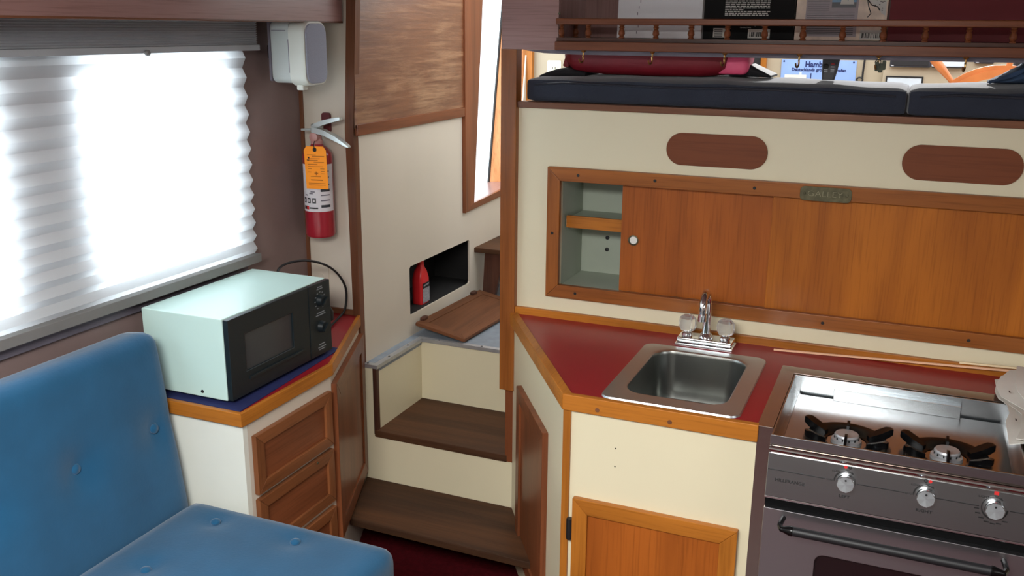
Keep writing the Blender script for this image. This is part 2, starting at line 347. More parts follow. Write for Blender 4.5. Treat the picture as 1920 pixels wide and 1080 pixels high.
# galley bulkhead, locker opening cut out
struct('wall_galley', prism(ra(2.75, -1.14, 1.66, 0, 1.565), (0, .02, 0), holes=[ra(2.75, -.992, .47, 1.006, 1.350)]), M['cream'])
struct('wall_corner', prism(ra(2.75, -1.945, -1.742, .0, 2.06), (0, .02, 0)), M['cream2'])
struct('trim_1', box(-1.948, -1.932, 2.742, 2.75, .82, 2.06, .002), W('brown', 2))
# stairwell side wall with hatch and window openings
sx = lambda q, x=-1.727: [(x, y, z) for y, z in q]
HATCH = [(3.104, .716), (3.625, .716), (3.632, .724), (3.632, .905), (3.625, .912), (3.104, .912), (3.096, .904), (3.096, .724)]
WINO = [(3.64, 1.066), (4.17, 1.082), (4.40, 2.45), (3.79, 2.45)]
struct('wall_stair', prism(sx([(2.766, 0), (4.9, 0), (4.9, 2.6), (2.766, 2.6)]), (-.007, 0, 0), holes=[sx(HATCH), sx(WINO)]), M['cream2'])
hb = BM()
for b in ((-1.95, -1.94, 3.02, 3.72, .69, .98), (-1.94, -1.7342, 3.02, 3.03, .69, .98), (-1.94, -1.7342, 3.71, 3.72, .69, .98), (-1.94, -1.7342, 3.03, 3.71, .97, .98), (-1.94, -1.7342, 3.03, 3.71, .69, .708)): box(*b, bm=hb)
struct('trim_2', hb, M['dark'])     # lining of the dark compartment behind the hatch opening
# corner post strip between extinguisher panel and stairwell (kneed)
tb = BM()
prism([(-1.752, 2.738, .2), (-1.727, 2.738, .2), (-1.730, 2.738, 1.465), (-1.7635, 2.738, 1.465)], (0, .03, 0), bm=tb)
prism([(-1.7635, 2.738, 1.465), (-1.730, 2.738, 1.465), (-1.694, 2.738, 2.06), (-1.730, 2.738, 2.06)], (0, .03, 0), bm=tb)
struct('trim_3', tb, W('brown', 2))
# plywood upper lining and its bottom rail
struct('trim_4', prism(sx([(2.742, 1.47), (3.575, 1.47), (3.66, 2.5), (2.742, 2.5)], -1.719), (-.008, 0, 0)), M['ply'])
struct('trim_5', box(-1.727, -1.713, 2.742, 3.568, 1.446, 1.484, .003), W('red', 1))
# stair window: frame pieces, deep varnished reveal, glass
win = struct('window_3', prism(sx([(3.566, 1.04), (3.566, 2.5), (3.80, 2.5), (3.652, 1.072)], -1.727), (.016, 0, 0), bev=.002), W('red', 2))
struct('frame', prism(sx([(3.566, 1.042), (3.652, 1.072), (4.6, 1.112), (4.6, 1.078)], -1.727), (.016, 0, 0), bev=.002), W('red', 1), win)
struct('sill', prism([(-1.727, 3.60, 1.066), (-1.727, 4.5, 1.09), (-1.868, 4.5, 1.09), (-1.868, 3.60, 1.066)], (0, 0, -.02)), W('plum', 1), win)
struct('jamb', prism([(-1.868, 4.155, 1.07), (-1.727, 4.22, 1.07), (-1.727, 4.52, 2.5), (-1.868, 4.43, 2.5)], (0, .04, 0)), W('orange', 2), win)
struct('edge_strip', prism([(-1.874, 4.145, 1.07), (-1.866, 4.145, 1.07), (-1.866, 4.42, 2.5), (-1.874, 4.42, 2.5)], (0, .015, 0)), M['ink'], win)
struct('pane', prism([(-1.870, 3.6, 1.06), (-1.870, 4.16, 1.06), (-1.870, 4.43, 2.5), (-1.870, 3.6, 2.5)], (-.004, 0, 0)), M['pane'], win)
# pilothouse: sole, far wall, roof
struct('trim_6', box(-1.16, -1.14, 2.77, 3.45, .0, 1.56), M['cream'])             # stairwell's right-hand side
fw_ = box(-1.727, 1.66, 4.3, 4.33, .6, 1.95); box(-1.727, -1.0, 4.3, 4.33, 1.95, 2.75, bm=fw_)  # upper left piece is unseen, added to block sun from the stairwell
struct('wall_far', fw_, M['pale'])
for x0, x1, n in ((-1.745, -1.70, 7), (-.64, -.617, 8)): struct('trim_%d' % n, box(x0, x1, 4.27, 4.3, .63, 1.95), W('teak', 2))
struct('door_1', box(-.86, -.642, 4.28, 4.305, .63, 1.95, .003), M['dark'])
struct('ceiling_pilothouse', box(-1.75, 1.66, 3.75, 4.33, 2.75, 2.79), M['ceil'])

mb = thing('moored_boat', 'pale moored boat with grey cover seen through the stairwell window', 'boat', (-6.3, 13.6, -1))
obj('hull', loft([[(x, 13.4 + d, z) for d, z in ((-w_ * .5, -1), (w_ * .5, -1), (w_, .66), (-w_, .66))] for x, w_ in ((-9.5, .1), (-8.5, .8), (-6.5, 1.0), (-4.2, .9))]), M['boat'], mb)
obj('deck_cover', loft([[(x, 13.4 + d, z) for d, z in ((-w_, .66), (w_, .66), (w_ * .6, h), (-w_ * .6, h))] for x, w_, h in ((-9.3, .2, .72), (-7.5, .85, .86), (-6.2, .95, .98), (-4.3, .85, .9))]), M['boatd'], mb)
obj('mast', tube([(-6.05, 13.2, .7), (-6.05, 13.2, 6)], .035, 8), M['alu'], mb)
obj('strut', tube([(-5.6, 12.45, -.1), (-6.2, 12.5, .7)], .03, 6), M['boatd'], mb)

# ================================================================== STAIRS
st = thing('companionway_stairs', 'companionway steps with dark wooden treads, cream risers and metal-edged grey landing', 'stairs', (-1.4, 2.75, 0))
obj('tread', prism([(-1.62, 2.455, .162), (-.955, 2.445, .162), (-1.145, 2.749, .162), (-1.732, 2.749, .162)], (0, 0, .026), bev=.004), W('tread', 0), st, label='wide lowest tread of worn dark wood')
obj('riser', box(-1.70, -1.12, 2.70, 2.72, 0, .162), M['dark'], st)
obj('riser', box(-1.742, -1.142, 2.75, 2.77, 0, .358), M['cream'], st)
obj('tread', box(-1.688, -1.165, 2.742, 3.10, .358, .384, .003), W('tread', 0), st, label='dark wooden tread set back in the recess')
obj('riser', box(-1.68, -1.16, 3.09, 3.11, .384,   .621), M['cream'], st)
obj('side_panel', box(-1.70, -1.678, 2.765, 3.09, .384,   .621), M['cream'], st)
obj('side_panel', box(-1.727, -1.692, 2.75, 2.765, .358, .621), M['cream'], st)
obj('jamb', box(-1.692, -1.676, 2.746, 2.766, .366,   .621, .002), W('dark', 2), st)
obj('landing', prism([(-1.727, 2.755, .606), (-1.677, 2.755, .606), (-1.677, 3.095, .606), (-1.16, 3.095, .606), (-1.16, 3.46, .606), (1.655, 3.46, .606), (1.655, 4.295, .606), (-1.727, 4.295, .606)], (0, 0, .026)), M['landing'], st)
nb = prism([(-1.7265, 2.744, .621), (-1.670, 2.744, .621), (-1.670, 3.082, .621), (-1.165, 3.082, .621), (-1.165, 3.104, .621), (-1.692, 3.104, .621), (-1.692, 2.766, .621), (-1.7265, 2.766, .621)], (0, 0, .0135))
obj('nosing', nb, M['alu'], st, label='bright aluminium edging of the landing')
sc0 = None
for p in ((-1.715, 2.756, .6345), (-1.682, 2.85, .6345), (-1.682, 2.99, .6345), (-1.60, 3.093, .6345), (-1.42, 3.093, .6345), (-1.26, 3.093, .6345)):
    if sc0 is None: sc0 = obj('screw', lathe([(.0045, 0), (.0045, .0006), (.002, .0012)], p, seg=10), M['rubber'], st, loc=p)
    else: copy_part(sc0, p, st)
step = thing('wooden_step', 'small brown wooden step with tapered bracket against the cream stairwell wall', 'step', (-1.65, 3.75, .632))
obj('step_board', prism([(-1.727, 3.68, .845), (-1.40, 3.68, .845), (-1.40, 4.05, .845), (-1.727, 4.05, .845)], (0, 0, .022), bev=.003), W('tread', 0), step)
obj('bracket', prism([(-1.684, 3.70, .845), (-1.59, 3.70, .845), (-1.64, 3.70, .633), (-1.697, 3.70, .633)], (0, .025, 0), bev=.002), W('dark', 2), step)
obj('bracket', prism([(-1.50, 3.70, .845), (-1.42, 3.70, .845), (-1.45, 3.70, .633), (-1.51, 3.70, .633)], (0, .025, 0), bev=.002), W('dark', 2), step)
# loose hatch cover leaning low on the landing
hc = thing('hatch_cover', 'brown wooden hatch cover lying loose on the grey landing', 'hatch cover', (-1.6, 3.35, .635))
ho = V((-1.497, 3.10, .637)); hu = (V((-1.47, 3.56, .640)) - ho).normalized(); hv = (V((-1.712, 3.112, .672)) - ho); hv = (hv - hu * hv.dot(hu)).normalized(); hn = hv.cross(hu) * -1
if hn.z < 0: hn = -hn
frame_pieces(hc, ho, hu, hv, hn, .53, .222, .038, .014, W('hatch', 1), W('hatch', 0), names=('rail', 'stile'))
panel_in(hc, ho, hu, hv, hn, .53, .222, .038, .014, W('hatch', 1), .003)
for a in (.05, .46):
    obj('turn_button', prism([ho + hu * (a + x) + hv * (.215 + y) + hn * .014 for x, y in ((-.022, -.005), (-.014, -.011), (.014, -.010), (.026, -.003), (.022, .008), (.008, .012), (-.018, .008))], hn * .01, bev=.002), W('dark', 0), hc)
bo = thing('oil_bottle', 'red plastic oil bottle with grey label inside the open dark hatch', 'bottle', (-1.79, 3.30, .708))
bx, by = -1.79, 3.30; rings = []
for wd, dp, z in ((.066, .046, 0), (.070, .05, .005), (.070, .05, .105), (.048, .042, .135), (.028, .028, .152), (.025, .025, .162)):
    rings.append(rrect((bx, by, .708 + z), EX, EY, dp, wd, min(wd, dp) * .28, 4))
obj('bottle_body', loft(rings), M['bottle'], bo)
obj('cap', lathe([(.014, .162), (.014, .178), (.012, .181)], (bx, by, .708), seg=16), M['bottle'], bo)
fx = bx + .0252
obj('label', box(fx, fx + .0008, by - .028, by + .028, .714, .775), M['label'], bo, label='grey printed label')
obj('label', box(fx, fx + .001, by - .028, by + .028, .775, .797), M['ink'], bo, label='black brand band with pale lettering')
obj('lettering', prism([(fx + .0011, by - .022, .783), (fx + .0011, by + .022, .786), (fx + .0011, by + .022, .792), (fx + .0011, by - .022, .789)], (.0005, 0, 0)), M['label'], bo)

# ================================================================== GALLEY LOCKER (sliding doors)
gl = thing('galley_locker', 'long galley locker with sliding teak doors, framed into cream bulkhead', 'locker', (-.27, 2.75, .973))
frame_pieces(gl, (-1.031, 2.75, .972), EX, EZ, -EY, 1.54, .416, .042, .018, W('post', 0), W('post', 2), names=('frame_rail', 'frame_stile'))
lb = BM()
for b in ((-1.0, .48, 2.97, 2.98, .995, 1.36), (-1.0, -.992, 2.77, 2.97, .995, 1.36), (.47, .48, 2.77, 2.97, .995, 1.36), (-.992, .47, 2.77, 2.97, 1.35, 1.36), (-.992, .47, 2.77, 2.97, .995, 1.006)): box(*b, bm=lb)
obj('lining', lb, M['box'], gl, label='pale green-grey locker lining')
obj('shelf', box(-.99, .468, 2.80, 2.968, 1.195, 1.215), M['box'], gl)
obj('shelf_lip', box(-.985, .466, 2.788, 2.80, 1.19, 1.229, .002), W('teak', 0), gl)
def sliding_door(x0, x1, y0, y1):
    d = obj('sliding_door', box(x0, x1, y0, y1, 1.008, 1.348, .002), W('door', 2), gl)
    return d
d1 = sliding_door(-.799, -.09, 2.770, 2.782); d2 = sliding_door(-.349, .465, 2.755, 2.767); d2.data.materials[0] = W('door2', 2)
obj('finger_pull', lathe([(.0155, 0), (.0165, .002), (.013, .003), (.0125, -.004), (.0001, -.004)], (-.758, 2.7695, 1.173), -EY, 24), M['brass'], d1)
obj('pull_disc', lathe([(.0118, -.003), (.0118, .0005), (.0001, .0008)], (-.758, 2.7695, 1.173), -EY, 20), M['paper'], d1)
pl = None
for x, z in ((-.93, 1.367), (-.69, 1.367), (-.40, 1.366), (-.93, .992), (-.18, .992), (.2, .992), (-1.011, 1.18)):
    p = (x, 2.7318, z)
    if pl is None: pl = obj('screw_plug', lathe([(.0048, 0), (.0044, .0006), (.0001, .0008)], p, -EY, 12), M['ink'], gl, loc=p)
    else: copy_part(pl, p, gl)
for z in (1.128, 1.088):
    obj('bolt', lathe([(.007, 0), (.006, .004), (.0001, .005)], (-.902, 2.97, z), -EY, 12), M['rubber'], gl)
ob = BM(); prism(rrect((-.2055, 2.7315, 1.3625), EX, EZ, .137, .040, .012), (0, -.003, 0), bm=ob, bev=.001)
gp = obj('galley_nameplate', ob, M['brass'], label='small tarnished brass plate reading GALLEY on locker frame', cat='nameplate')
obj('lettering', text('GALLEY', (-.207, 2.7285, 1.3625), EX, EZ, .0225, .001, offset=-.0006, sx=1.22), plain('brass_letters', S(150, 144, 118), .5, metal=.6), gp)
for x in (-.262, -.149): obj('screw', lathe([(.004, 0), (.003, .001), (.0001, .0014)], (x, 2.7285, 1.3625), -EY, 10), M['brass'], gp)
for x, lab in ((-.5185, 'oval red-brown wooden cover on the bulkhead above the left sliding door'), (.1255, 'oval red-brown wooden cover on the bulkhead above the right sliding door')):
    obj('oval_cover', prism(rrect((x, 2.75, 1.4635), EX, EZ, .291, .094, .0465, 12), (0, -.006, 0), bev=.0015), W('oval', 0), label=lab, cat='wooden cover', group='oval covers on the galley bulkhead')

# ================================================================== GALLEY BASE CABINET
gc = thing('galley_base_cabinet', 'cream sink cabinet with angled end and framed teak doors', 'cabinet', (-.6, 2.4, 0))
CR = V((-.735, 2.135, 0)); PA = V((-1.148, 2.749, 0)); au = (CR - PA).normalized(); an = V((au.y, -au.x, 0)); AL = (CR - PA).length
if an.dot(V((-1, -1, 0))) < 0: an = -an
obj('end_panel', obox(PA, au, EZ, -an, (0, AL - .006), (0, .868), (0, .018)), M['cream'], gc)
obj('front_panel', box(-.728, -.262, 2.135, 2.153, 0, .868), M['cream'], gc)
obj('front_panel', box(.347, 1.2, 2.138, 2.156, 0, .868), M['cream'], gc); obj('side_panel', box(.345, .363, 2.157, 2.578, 0, .866), M['cream'], gc); obj('side_panel', box(1.182, 1.2, 2.157, 2.745, 0, .866), M['cream'], gc)
obj('corner_post', prism([(-.747, 2.128, 0), (-.727, 2.128, 0), (-.727, 2.15, 0), (-.742, 2.15, 0)], (0, 0, .868)), W('teak', 2), gc)
dr = obj('cabinet_door', box(-.70, -.30, 2.1335, 2.1345, .06, .60), M['ink'], gc)
frame_pieces(dr, (-.713, 2.1345, .04), EX, EZ, -EY, .426, .582, .042, .018, W('teak', 0), W('teak', 2))
panel_in(dr, (-.713, 2.1345, .04), EX, EZ, -EY, .426, .582, .042, .018, W('door', 2), .008)
for z in (.775, .725): obj('nail_hole', lathe([(.0022, 0), (.0001, .0004)], (-.607, 2.1349, z), -EY, 8), M['brass'], gc)
obj('hinge', lathe([(.008, -.03), (.009, -.026), (.009, .026), (.008, .03)], (-.720, 2.122, .53), EZ, 12), M['rubber'], gc)
do = PA + an * .0 + V((0, 0, .10)); DW = .475
ad = obj('cabinet_door', obox(PA + V((0, 0, .12)), au, EZ, an, (.17, .51), (.02, .56), (.0002, .001)), M['ink'], gc, label='angled locker door of red-brown wood')
frame_pieces(ad, PA + au * .150 + V((0, 0, .12)), au, EZ, an, .375, .580, .045, .018, W('red', 0), W('red', 2))
panel_in(ad, PA + au * .150 + V((0, 0, .12)), au, EZ, an, .375, .580, .045, .018, W('red', 2), .008)

ct = thing('galley_countertop', 'dark red laminate galley worktop edged with varnished teak fiddles', 'worktop', (-.5, 2.45, .868))
sink_hole = rrect((-.485, 2.378, .868), EX, EY, .325, .435, .04)
obj('worktop', prism([(-1.145, 2.75, .868), (-.738, 2.138, .868), (-.262, 2.138, .868), (-.262, 2.578, .868), (.345, 2.578, .868), (.345, 2.138, .868), (1.2, 2.138, .868), (1.2, 2.7495, .868)], (0, 0, .032), holes=[sink_hole]), M['red'], ct)
obj('fiddle', box(-1.14, 1.2, 2.735, 2.75, .897, .924, .003), W('teak', 0), ct)
obj('fiddle', prism([(-.748, 2.122, .861), (-.259, 2.122, .861), (-.259, 2.142, .861), (-.734, 2.142, .861)], (0, 0, .0435), bev=.003), W('teak', 0), ct)
obj('fiddle', prism([(-1.166, 2.752, .861), (-.748, 2.122, .861), (-.730, 2.142, .861), (-1.136, 2.752, .861)], (0, 0, .0435), bev=.003), W('teak', 1), ct)
obj('fiddle', box(.345, 1.215, 2.122, 2.142, .861, .9045, .003), W('teak', 0), ct); obj('fiddle', box(1.196, 1.215, 2.143, 2.7495, .861, .9045, .003), W('teak', 1), ct)
obj('edge_strip', box(-.2635, -.226, 2.128, 2.58, .8985, .9025, .0008), M['steel2'], ct, label='brownish stainless strip beside stove')
obj('edge_strip', box(-.2635, .345, 2.528, 2.58, .8985, .9022, .0008), M['steel2'], ct)
obj('edge_strip', box(-.2615, -.2255, 2.1285, 2.1345, .0, .8985), M['steel2'], ct)
pl = None
for x, z in ((-.655, .876), (-.47, .876)):
    obj('screw_plug', lathe([(.006, 0), (.0055, .0005), (.0001, .0007)], (x, 2.1218, z), -EY, 12), W('brown', 0), ct)

# sink
sk = thing('sink', 'square stainless steel bar sink set in red worktop', 'sink', (-.485, 2.378, .90))
rim = BM(); L0 = [rrect((-.485, 2.378, .9005), EX, EY, .352, .462, .03, 6), rrect((-.485, 2.378, .9055), EX, EY, .348, .458, .028, 6), rrect((-.485, 2.385, .9065), EX, EY, .272, .372, .055, 6), rrect((-.485, 2.385, .903), EX, EY, .262, .362, .055, 6)]
loft(L0, cap=False, bm=rim); obj('rim', rim, M['steelr'], sk)
bw = BM(); loft([rrect((-.485, 2.385, .904), EX, EY, .264, .364, .055, 6), rrect((-.485, 2.385, .895), EX, EY, .258, .358, .055, 6), rrect((-.485, 2.385, .79), EX, EY, .25, .35, .055, 6), rrect((-.485, 2.385, .765), EX, EY, .236, .336, .05, 6), rrect((-.485, 2.385, .757), EX, EY, .20, .30, .04, 6), rrect((-.485, 2.385, .755), EX, EY, .06, .06, .029, 6)], cap=False, bm=bw)
obj('bowl', bw, M['bowl'], sk)
obj('drain', lathe([(.043, .0), (.043, .003), (.036, .002), (.030, -.006), (.0001, -.006)], (-.485, 2.385, .755), EZ, 24), M['chrome'], sk)
# faucet
fa = thing('faucet', 'chrome gooseneck faucet with two clear acrylic knobs behind sink', 'faucet', (-.497, 2.66, .9))
fb = BM(); prism([(-.581, 2.628, .9004), (-.413, 2.628, .9004), (-.413, 2.703, .9004), (-.581, 2.703, .9004)], (0, 0, .0096), bm=fb, bev=.002)
prism([(-.577, 2.633, .910), (-.417, 2.633, .910), (-.417, 2.699, .910), (-.577, 2.699, .910)], (0, 0, .016), bm=fb, bev=.004)
obj('base', fb, M['chrome'], fa)
obj('collar', lathe([(.022, .926), (.021, .932), (.016, .938), (.014, .941)], (-.497, 2.664, 0), EZ, 20), M['chrome'], fa)
sp = [(-.497, 2.664, .93), (-.497, 2.664, .97), (-.497, 2.664, 1.03)] + [(-.497, 2.664 - .038 + .038 * math.cos(a), 1.03 + .042 * math.sin(a)) for a in [math.pi * i / 10 for i in range(1, 11)]] + [(-.497, 2.588, 1.012)]
obj('spout', tube(sp, [.0125, .0125, .0115] + [.0105] * 10 + [.0105], 16), M['chrome'], fa)
obj('aerator', lathe([(.0125, 0), (.0125, .02), (.011, .022)], (-.497, 2.588, 0.998), EZ, 16), M['chrome'], fa)
for x in (-.553, -.441):
    obj('stem', lathe([(.016, .926), (.015, .934), (.009, .938), (.009, .945)], (x, 2.664, 0), EZ, 16), M['chrome'], fa)
    obj('knob', lathe([(.012, .94), (.021, .943), (.0255, .952), (.0265, .966), (.024, .980), (.016, .987), (.0001, .988)], (x, 2.664, 0), EZ, 8), M['acrylic'], fa, label='clear faceted acrylic knob', sharp=20)

# ================================================================== STOVE
so = thing('stove', 'stainless two-burner galley stove with black oven handle', 'stove', (.04, 2.25, 0))
X0, X1 = -.222, .300
obj('body', box(X0 + .004, X1 - .004, 2.06, 2.47, .02, .83), M['rubber'], so)
tr = BM(); box(X0, X1, 2.064, 2.50, .852, .860, bm=tr)
obj('hob_top', tr, M['steel'], so)
obj('front_rim', box(X0, X1, 2.044, 2.050, .900, .921, .001), M['steelv'], so)
obj('side_rim', box(X0, X0 + .004, 2.05, 2.486, .856, .914, .001), M['steel'], so)
obj('side_rim', box(X1 - .004, X1, 2.05, 2.486, .856, .914, .001), M['steel'], so)
obj('drip_tray', prism(rrect((.039, 2.268, .8605), EX, EY, .49, .404, .012), (0, 0, .006), bev=.002), M['steel'], so)
obj('back_rim', box(X0, X1, 2.482, 2.487, .856, .914, .001), M['steelv'], so)
obj('vent_box', box(-.117, .186, 2.458, 2.483, .866, .899, .0015), M['steelv'], so)
obj('support_bracket', box(X0 + .002, X1 - .002, 2.052, 2.062, .862, .905), M['steel2'], so)
obj('chrome_bar', tube([(X0, 2.046, .888), (X1, 2.046, .888)], .006, 10), M['chrome'], so)
def burner(cx, cy):
    b = obj('burner', lathe([(.035, .866), (.034, .874), (.027, .877), (.028, .884), (.0255, .888), (.0001, .889)], (cx, cy, 0), EZ, 28), M['alu'], so, label='small aluminium burner cap')
    for k in range(24):
        a = 2 * math.pi * k / 24
        if k % 2: obj('flame_slot', obox((cx, cy, .8765), (math.cos(a), math.sin(a), 0), (-math.sin(a), math.cos(a), 0), EZ, (.0262, .0285), (-.0014, .0014), (0, .005)), M['ink'], b)
    g = BM(); R = 64
    ring = [[(cx + r * math.cos(2 * math.pi * i / R), cy + r * math.sin(2 * math.pi * i / R), z) for i in range(R)] for r, z in ((.090, .867), (.093, .872), (.088, .879), (.072, .878), (.054, .870), (.046, .868))]
    loft(ring, cap=False, bm=g)
    gr = obj('pan_support', g, M['black'], so, label='black enamel pan support')
    for a, l, wd in ((26, .108, .022), (154, .108, .022), (206, .100, .016), (334, .100, .016)):
        c, s = math.cos(math.radians(a)), math.sin(math.radians(a)); d, t = V((c, s, 0)), V((-s, c, 0)); o = V((cx, cy, 0))
        obj('arm', loft([[o + d * r + t * q * h_ + EZ * z for q, z in ((-1, z0), (1, z0), (1, z1), (-1, z1))] for r, h_, z0, z1 in ((.052, wd * .3, .868, .880), (.075, wd * .55, .870, .890), (l * .9, wd * .5, .880, .899), (l, wd * .34, .885, .899))]), M['black'], gr)
    for a in (90, 270):
        c, s = 0, (1 if a == 90 else -1); o = V((cx, cy, 0)); d = V((0, s, 0))
        obj('finger', loft([[o + d * r + EX * q * .003 + EZ * z for q, z in ((-1, z0), (1, z0), (1, z1), (-1, z1))] for r, z0, z1 in ((.024, .888, .897), (.045, .876, .903), (.06, .870, .898), (.075, .868, .884))]), M['black'], gr)
burner(-.066, 2.20); burner(.150, 2.20)
pb = BM(); box(X0 - .001, X1 + .02, 2.040, 2.062, .772, .876, .002, bm=pb)
cp = obj('control_panel', pb, M['steelv'], so)
fy = 2.0398
for n_, (kx, nm, mk) in enumerate(((-.0525, 'LEFT', 0), (.1105, 'RIGHT', 1), (.2435, '', 2))):
    kz = .8375
    k = obj('knob', lathe([(.0205, 0), (.020, .004), (.0192, .0165), (.0186, .018), (.0001, .0184)], (kx, fy, kz), -EY, 32), M['chrome'], so, label='round brushed metal control knob')
    fc = BM()
    for i in range(8):
        a0, a1 = math.pi * 2 * i / 8 + .2, math.pi * 2 * (i + 1) / 8 + .2
        tilt = .0012 if i % 2 else 0
        fc.faces.new([fc.verts.new((kx + r * math.cos(a), fy - .0188 - (tilt if a == a1 and r else 0), kz + r * math.sin(a))) for r, a in ((0, a0), (.0182, a0), (.0182, a1))])
    obj('knob_face', fc, M['kface'], k, sharp=1)
    obj('index_dot', lathe([(.0024, 0), (.0001, .0006)], (kx, fy - .0196, kz + .0095), -EY, 10), M['ink'], k)
    ar = BM(); t0, t1 = ((100, 178) if mk < 2 else (96, 360))
    rr = .0245
    pts = [(math.radians(t0 + (t1 - t0) * i / 24)) for i in range(25)]
    loft([[(kx + (rr - .0014 * min(1, i / 12)) * math.cos(a), fy - z, kz + (rr - .0014 * min(1, i / 12)) * math.sin(a)) for z in (.0002, .0008)] + [(kx + (rr + .0016 * min(1, i / 12)) * math.cos(a), fy - z, kz + (rr + .0016 * min(1, i / 12)) * math.sin(a)) for z in (.0008, .0002)] for i, a in enumerate(pts)], bm=ar)
    obj('dial_mark', ar, M['ink'], cp)
    a2 = BM(); loft([[(kx + r * math.cos(a), fy - .0006, kz + r * math.sin(a)) for r in (.0245 - q, .0245 + q)] for a, q in ((math.radians(88), .0006), (math.radians(66), .0006), (math.radians(66), .0028), (math.radians(54), .0001))], closed=False, bm=a2)
    obj('dial_mark', a2, M['ink'], cp)
    if nm: obj('lettering', text(nm, (kx, fy - .0003, kz - .0345), EX, EZ, .009, .0003, offset=.0002, sx=1.25), M['ink'], cp)
    obj('lettering', text('LIGHT' if mk == 2 else 'LOW', (kx - .0225, fy - .0003, kz + .0215), EX, EZ, .0062, .0003, sx=1.2), M['ink'], cp)
    obj('lettering', text('OFF', (kx + .001, fy - .0003, kz + .0268), EX, EZ, .0040, .0003, sx=1.2), M['ink'], cp)
    if mk < 2:
        obj('lettering', text('HIGH', (kx - .0325, fy - .0003, kz - .001), EX, EZ, .0056, .0003, sx=1.3), M['ink'], cp)
        for q, fill in ((-.0045, mk == 0), (.0045, mk == 1)):
            obj('dial_mark', lathe([(.0037, 0), (.0037, .0005), (.0001 if fill else .0026, .0006)], (kx + .001 + q, fy - .0001, kz + .0343), -EY, 16), M['inkred'] if fill else M['ink'], cp)
            if not fill: obj('dial_mark', lathe([(.0027, 0), (.0001, .0008)], (kx + .001 + q, fy - .0001, kz + .0343), -EY, 16), M['alu'], cp)
    else:
        obj('dial_mark', box(kx - .0045, kx + .0045, fy - .0006, fy, kz + .030, kz + .038), M['inkred'], cp)
        for a in (190, 208, 228, 250, 270, 290, 312):
            obj('dial_mark', obox((kx + .034 * math.cos(math.radians(a)), fy, kz + .034 * math.sin(math.radians(a))), EX, EZ, -EY, (-.005, .005), (-.0011, .0011), (.0001, .0005)), M['ink'], cp)
for a, b in ((-.221, -.097), (-.030, .068), (.131, .214), (.272, .318)):
    obj('panel_line', box(a, b, fy - .0006, fy, .8362, .8378), M['ink'], cp)
obj('lettering', text('HILLERANGE', (-.171, fy - .0003, .8140), EX, EZ, .0105, .0003, offset=.0002, sx=1.08), M['ink'], cp)
_piv = V((0, 2.040, .772)) - WL[so]
_tilt = Matrix.Translation(_piv) @ Matrix.Rotation(math.radians(-5), 4, 'X') @ Matrix.Translation(-_piv)
_todo = [cp] + [c for c in so.children if c.name.startswith('knob')]
while _todo:
    q = _todo.pop(); q.data.transform(_tilt); _todo += list(q.children)
obj('chrome_bar', box(X0 - .001, X1 + .02, 2.041, 2.058, .7665, .7715, .001), M['chrome'], so)
obj('seal', box(X0, X1 + .02, 2.048, 2.06, .744, .768), M['seal'], so)
od = obj('oven_door', prism(ra(2.055, X0, X1 + .02, .28, .746), (0, -.022, 0), holes=[rrect((.050, 2.055, .520), EX, EZ, .30, .266, .02)], bev=.002), M['steelo'], so)
obj('door_window', prism(rrect((.050, 2.05, .520), EX, EZ, .312, .278, .022), (0, -.004, 0)), M['ovenglass'], od, label='dark oven window')
hb = tube([(-.150, 1.99, .722), (.248, 1.99, .722)], .0105, 20)
hd = obj('door_handle', hb, M['rubber'], od, label='long black ribbed bar handle')
for x, s in ((-.150, -1), (.248, 1)):
    obj('handle_end', lathe([(.0105, 0), (.0118, .001), (.0118, .006), (.007, .020), (.006, .026)], (x, 1.99, .722), EX * s, 16), M['black'], hd)
    obj('handle_bracket', tube(curve([(x + s * .024, 1.988, .722), (x + s * .030, 2.005, .724), (x + s * .026, 2.036, .728)], 5), .006, 8), M['black'], hd)
# rods and papers at the right end
r1 = tube([(-.305, 2.700, .9045), (.36, 2.722, .927)], .0035, 4)
obj('thin_batten', r1, M['rod'], label='long thin pinkish wooden batten lying along worktop back edge', cat='batten')
obj('thin_batten', tube([(.185, 2.7272, .9285), (.42, 2.728, .936)], .0035, 4), M['rod2'], label='short ivory batten end lying above the longer batten by the papers', cat='batten')
pp = thing('paper_bundle', 'bundle of folded white papers lying at right end of worktop', 'papers', (.34, 2.45, .915))
for i, (x0, sh, z) in enumerate(((.272, 0, .917), (.284, .02, .921), (.300, .035, .926), (.318, .01, .931))):
    g = BM(); rows = []
    for j in range(9):
        y = 2.215 + .47 * j / 8
        xx = x0 + (.012 if j in (3, 4) else 0) + sh * math.sin(j * .8)
        row = []
        for k in range(7):
            x = xx + .045 * k; row.append((x, y + .01 * math.sin(k), z + .010 * math.sin(k * 1.3 + j * .6 + i) + .004 * i))
        rows.append(row)
    top = [[g.verts.new(p) for p in r] for r in rows]; bot = [[g.verts.new((p[0], p[1], p[2] - .0015)) for p in r] for r in rows]
    for a in range(8):
        for b in range(6):
            g.faces.new((top[a][b], top[a][b + 1], top[a + 1][b + 1], top[a + 1][b])); g.faces.new((bot[a][b], bot[a + 1][b], bot[a + 1][b + 1], bot[a][b + 1]))
    for a in range(8):
        g.faces.new((top[a][0], top[a + 1][0], bot[a + 1][0], bot[a][0])); g.faces.new((top[a][6], bot[a][6], bot[a + 1][6], top[a + 1][6]))
    for b in range(6):
        g.faces.new((top[0][b], bot[0][b], bot[0][b + 1], top[0][b + 1])); g.faces.new((top[8][b], top[8][b + 1], bot[8][b + 1], bot[8][b]))
    sh_ = obj('sheet', g, M['paper'], pp)
for y in (2.31, 2.50): obj('print', box(.289, .292, y, y + .012, .9395, .9405), M['instr'], pp)

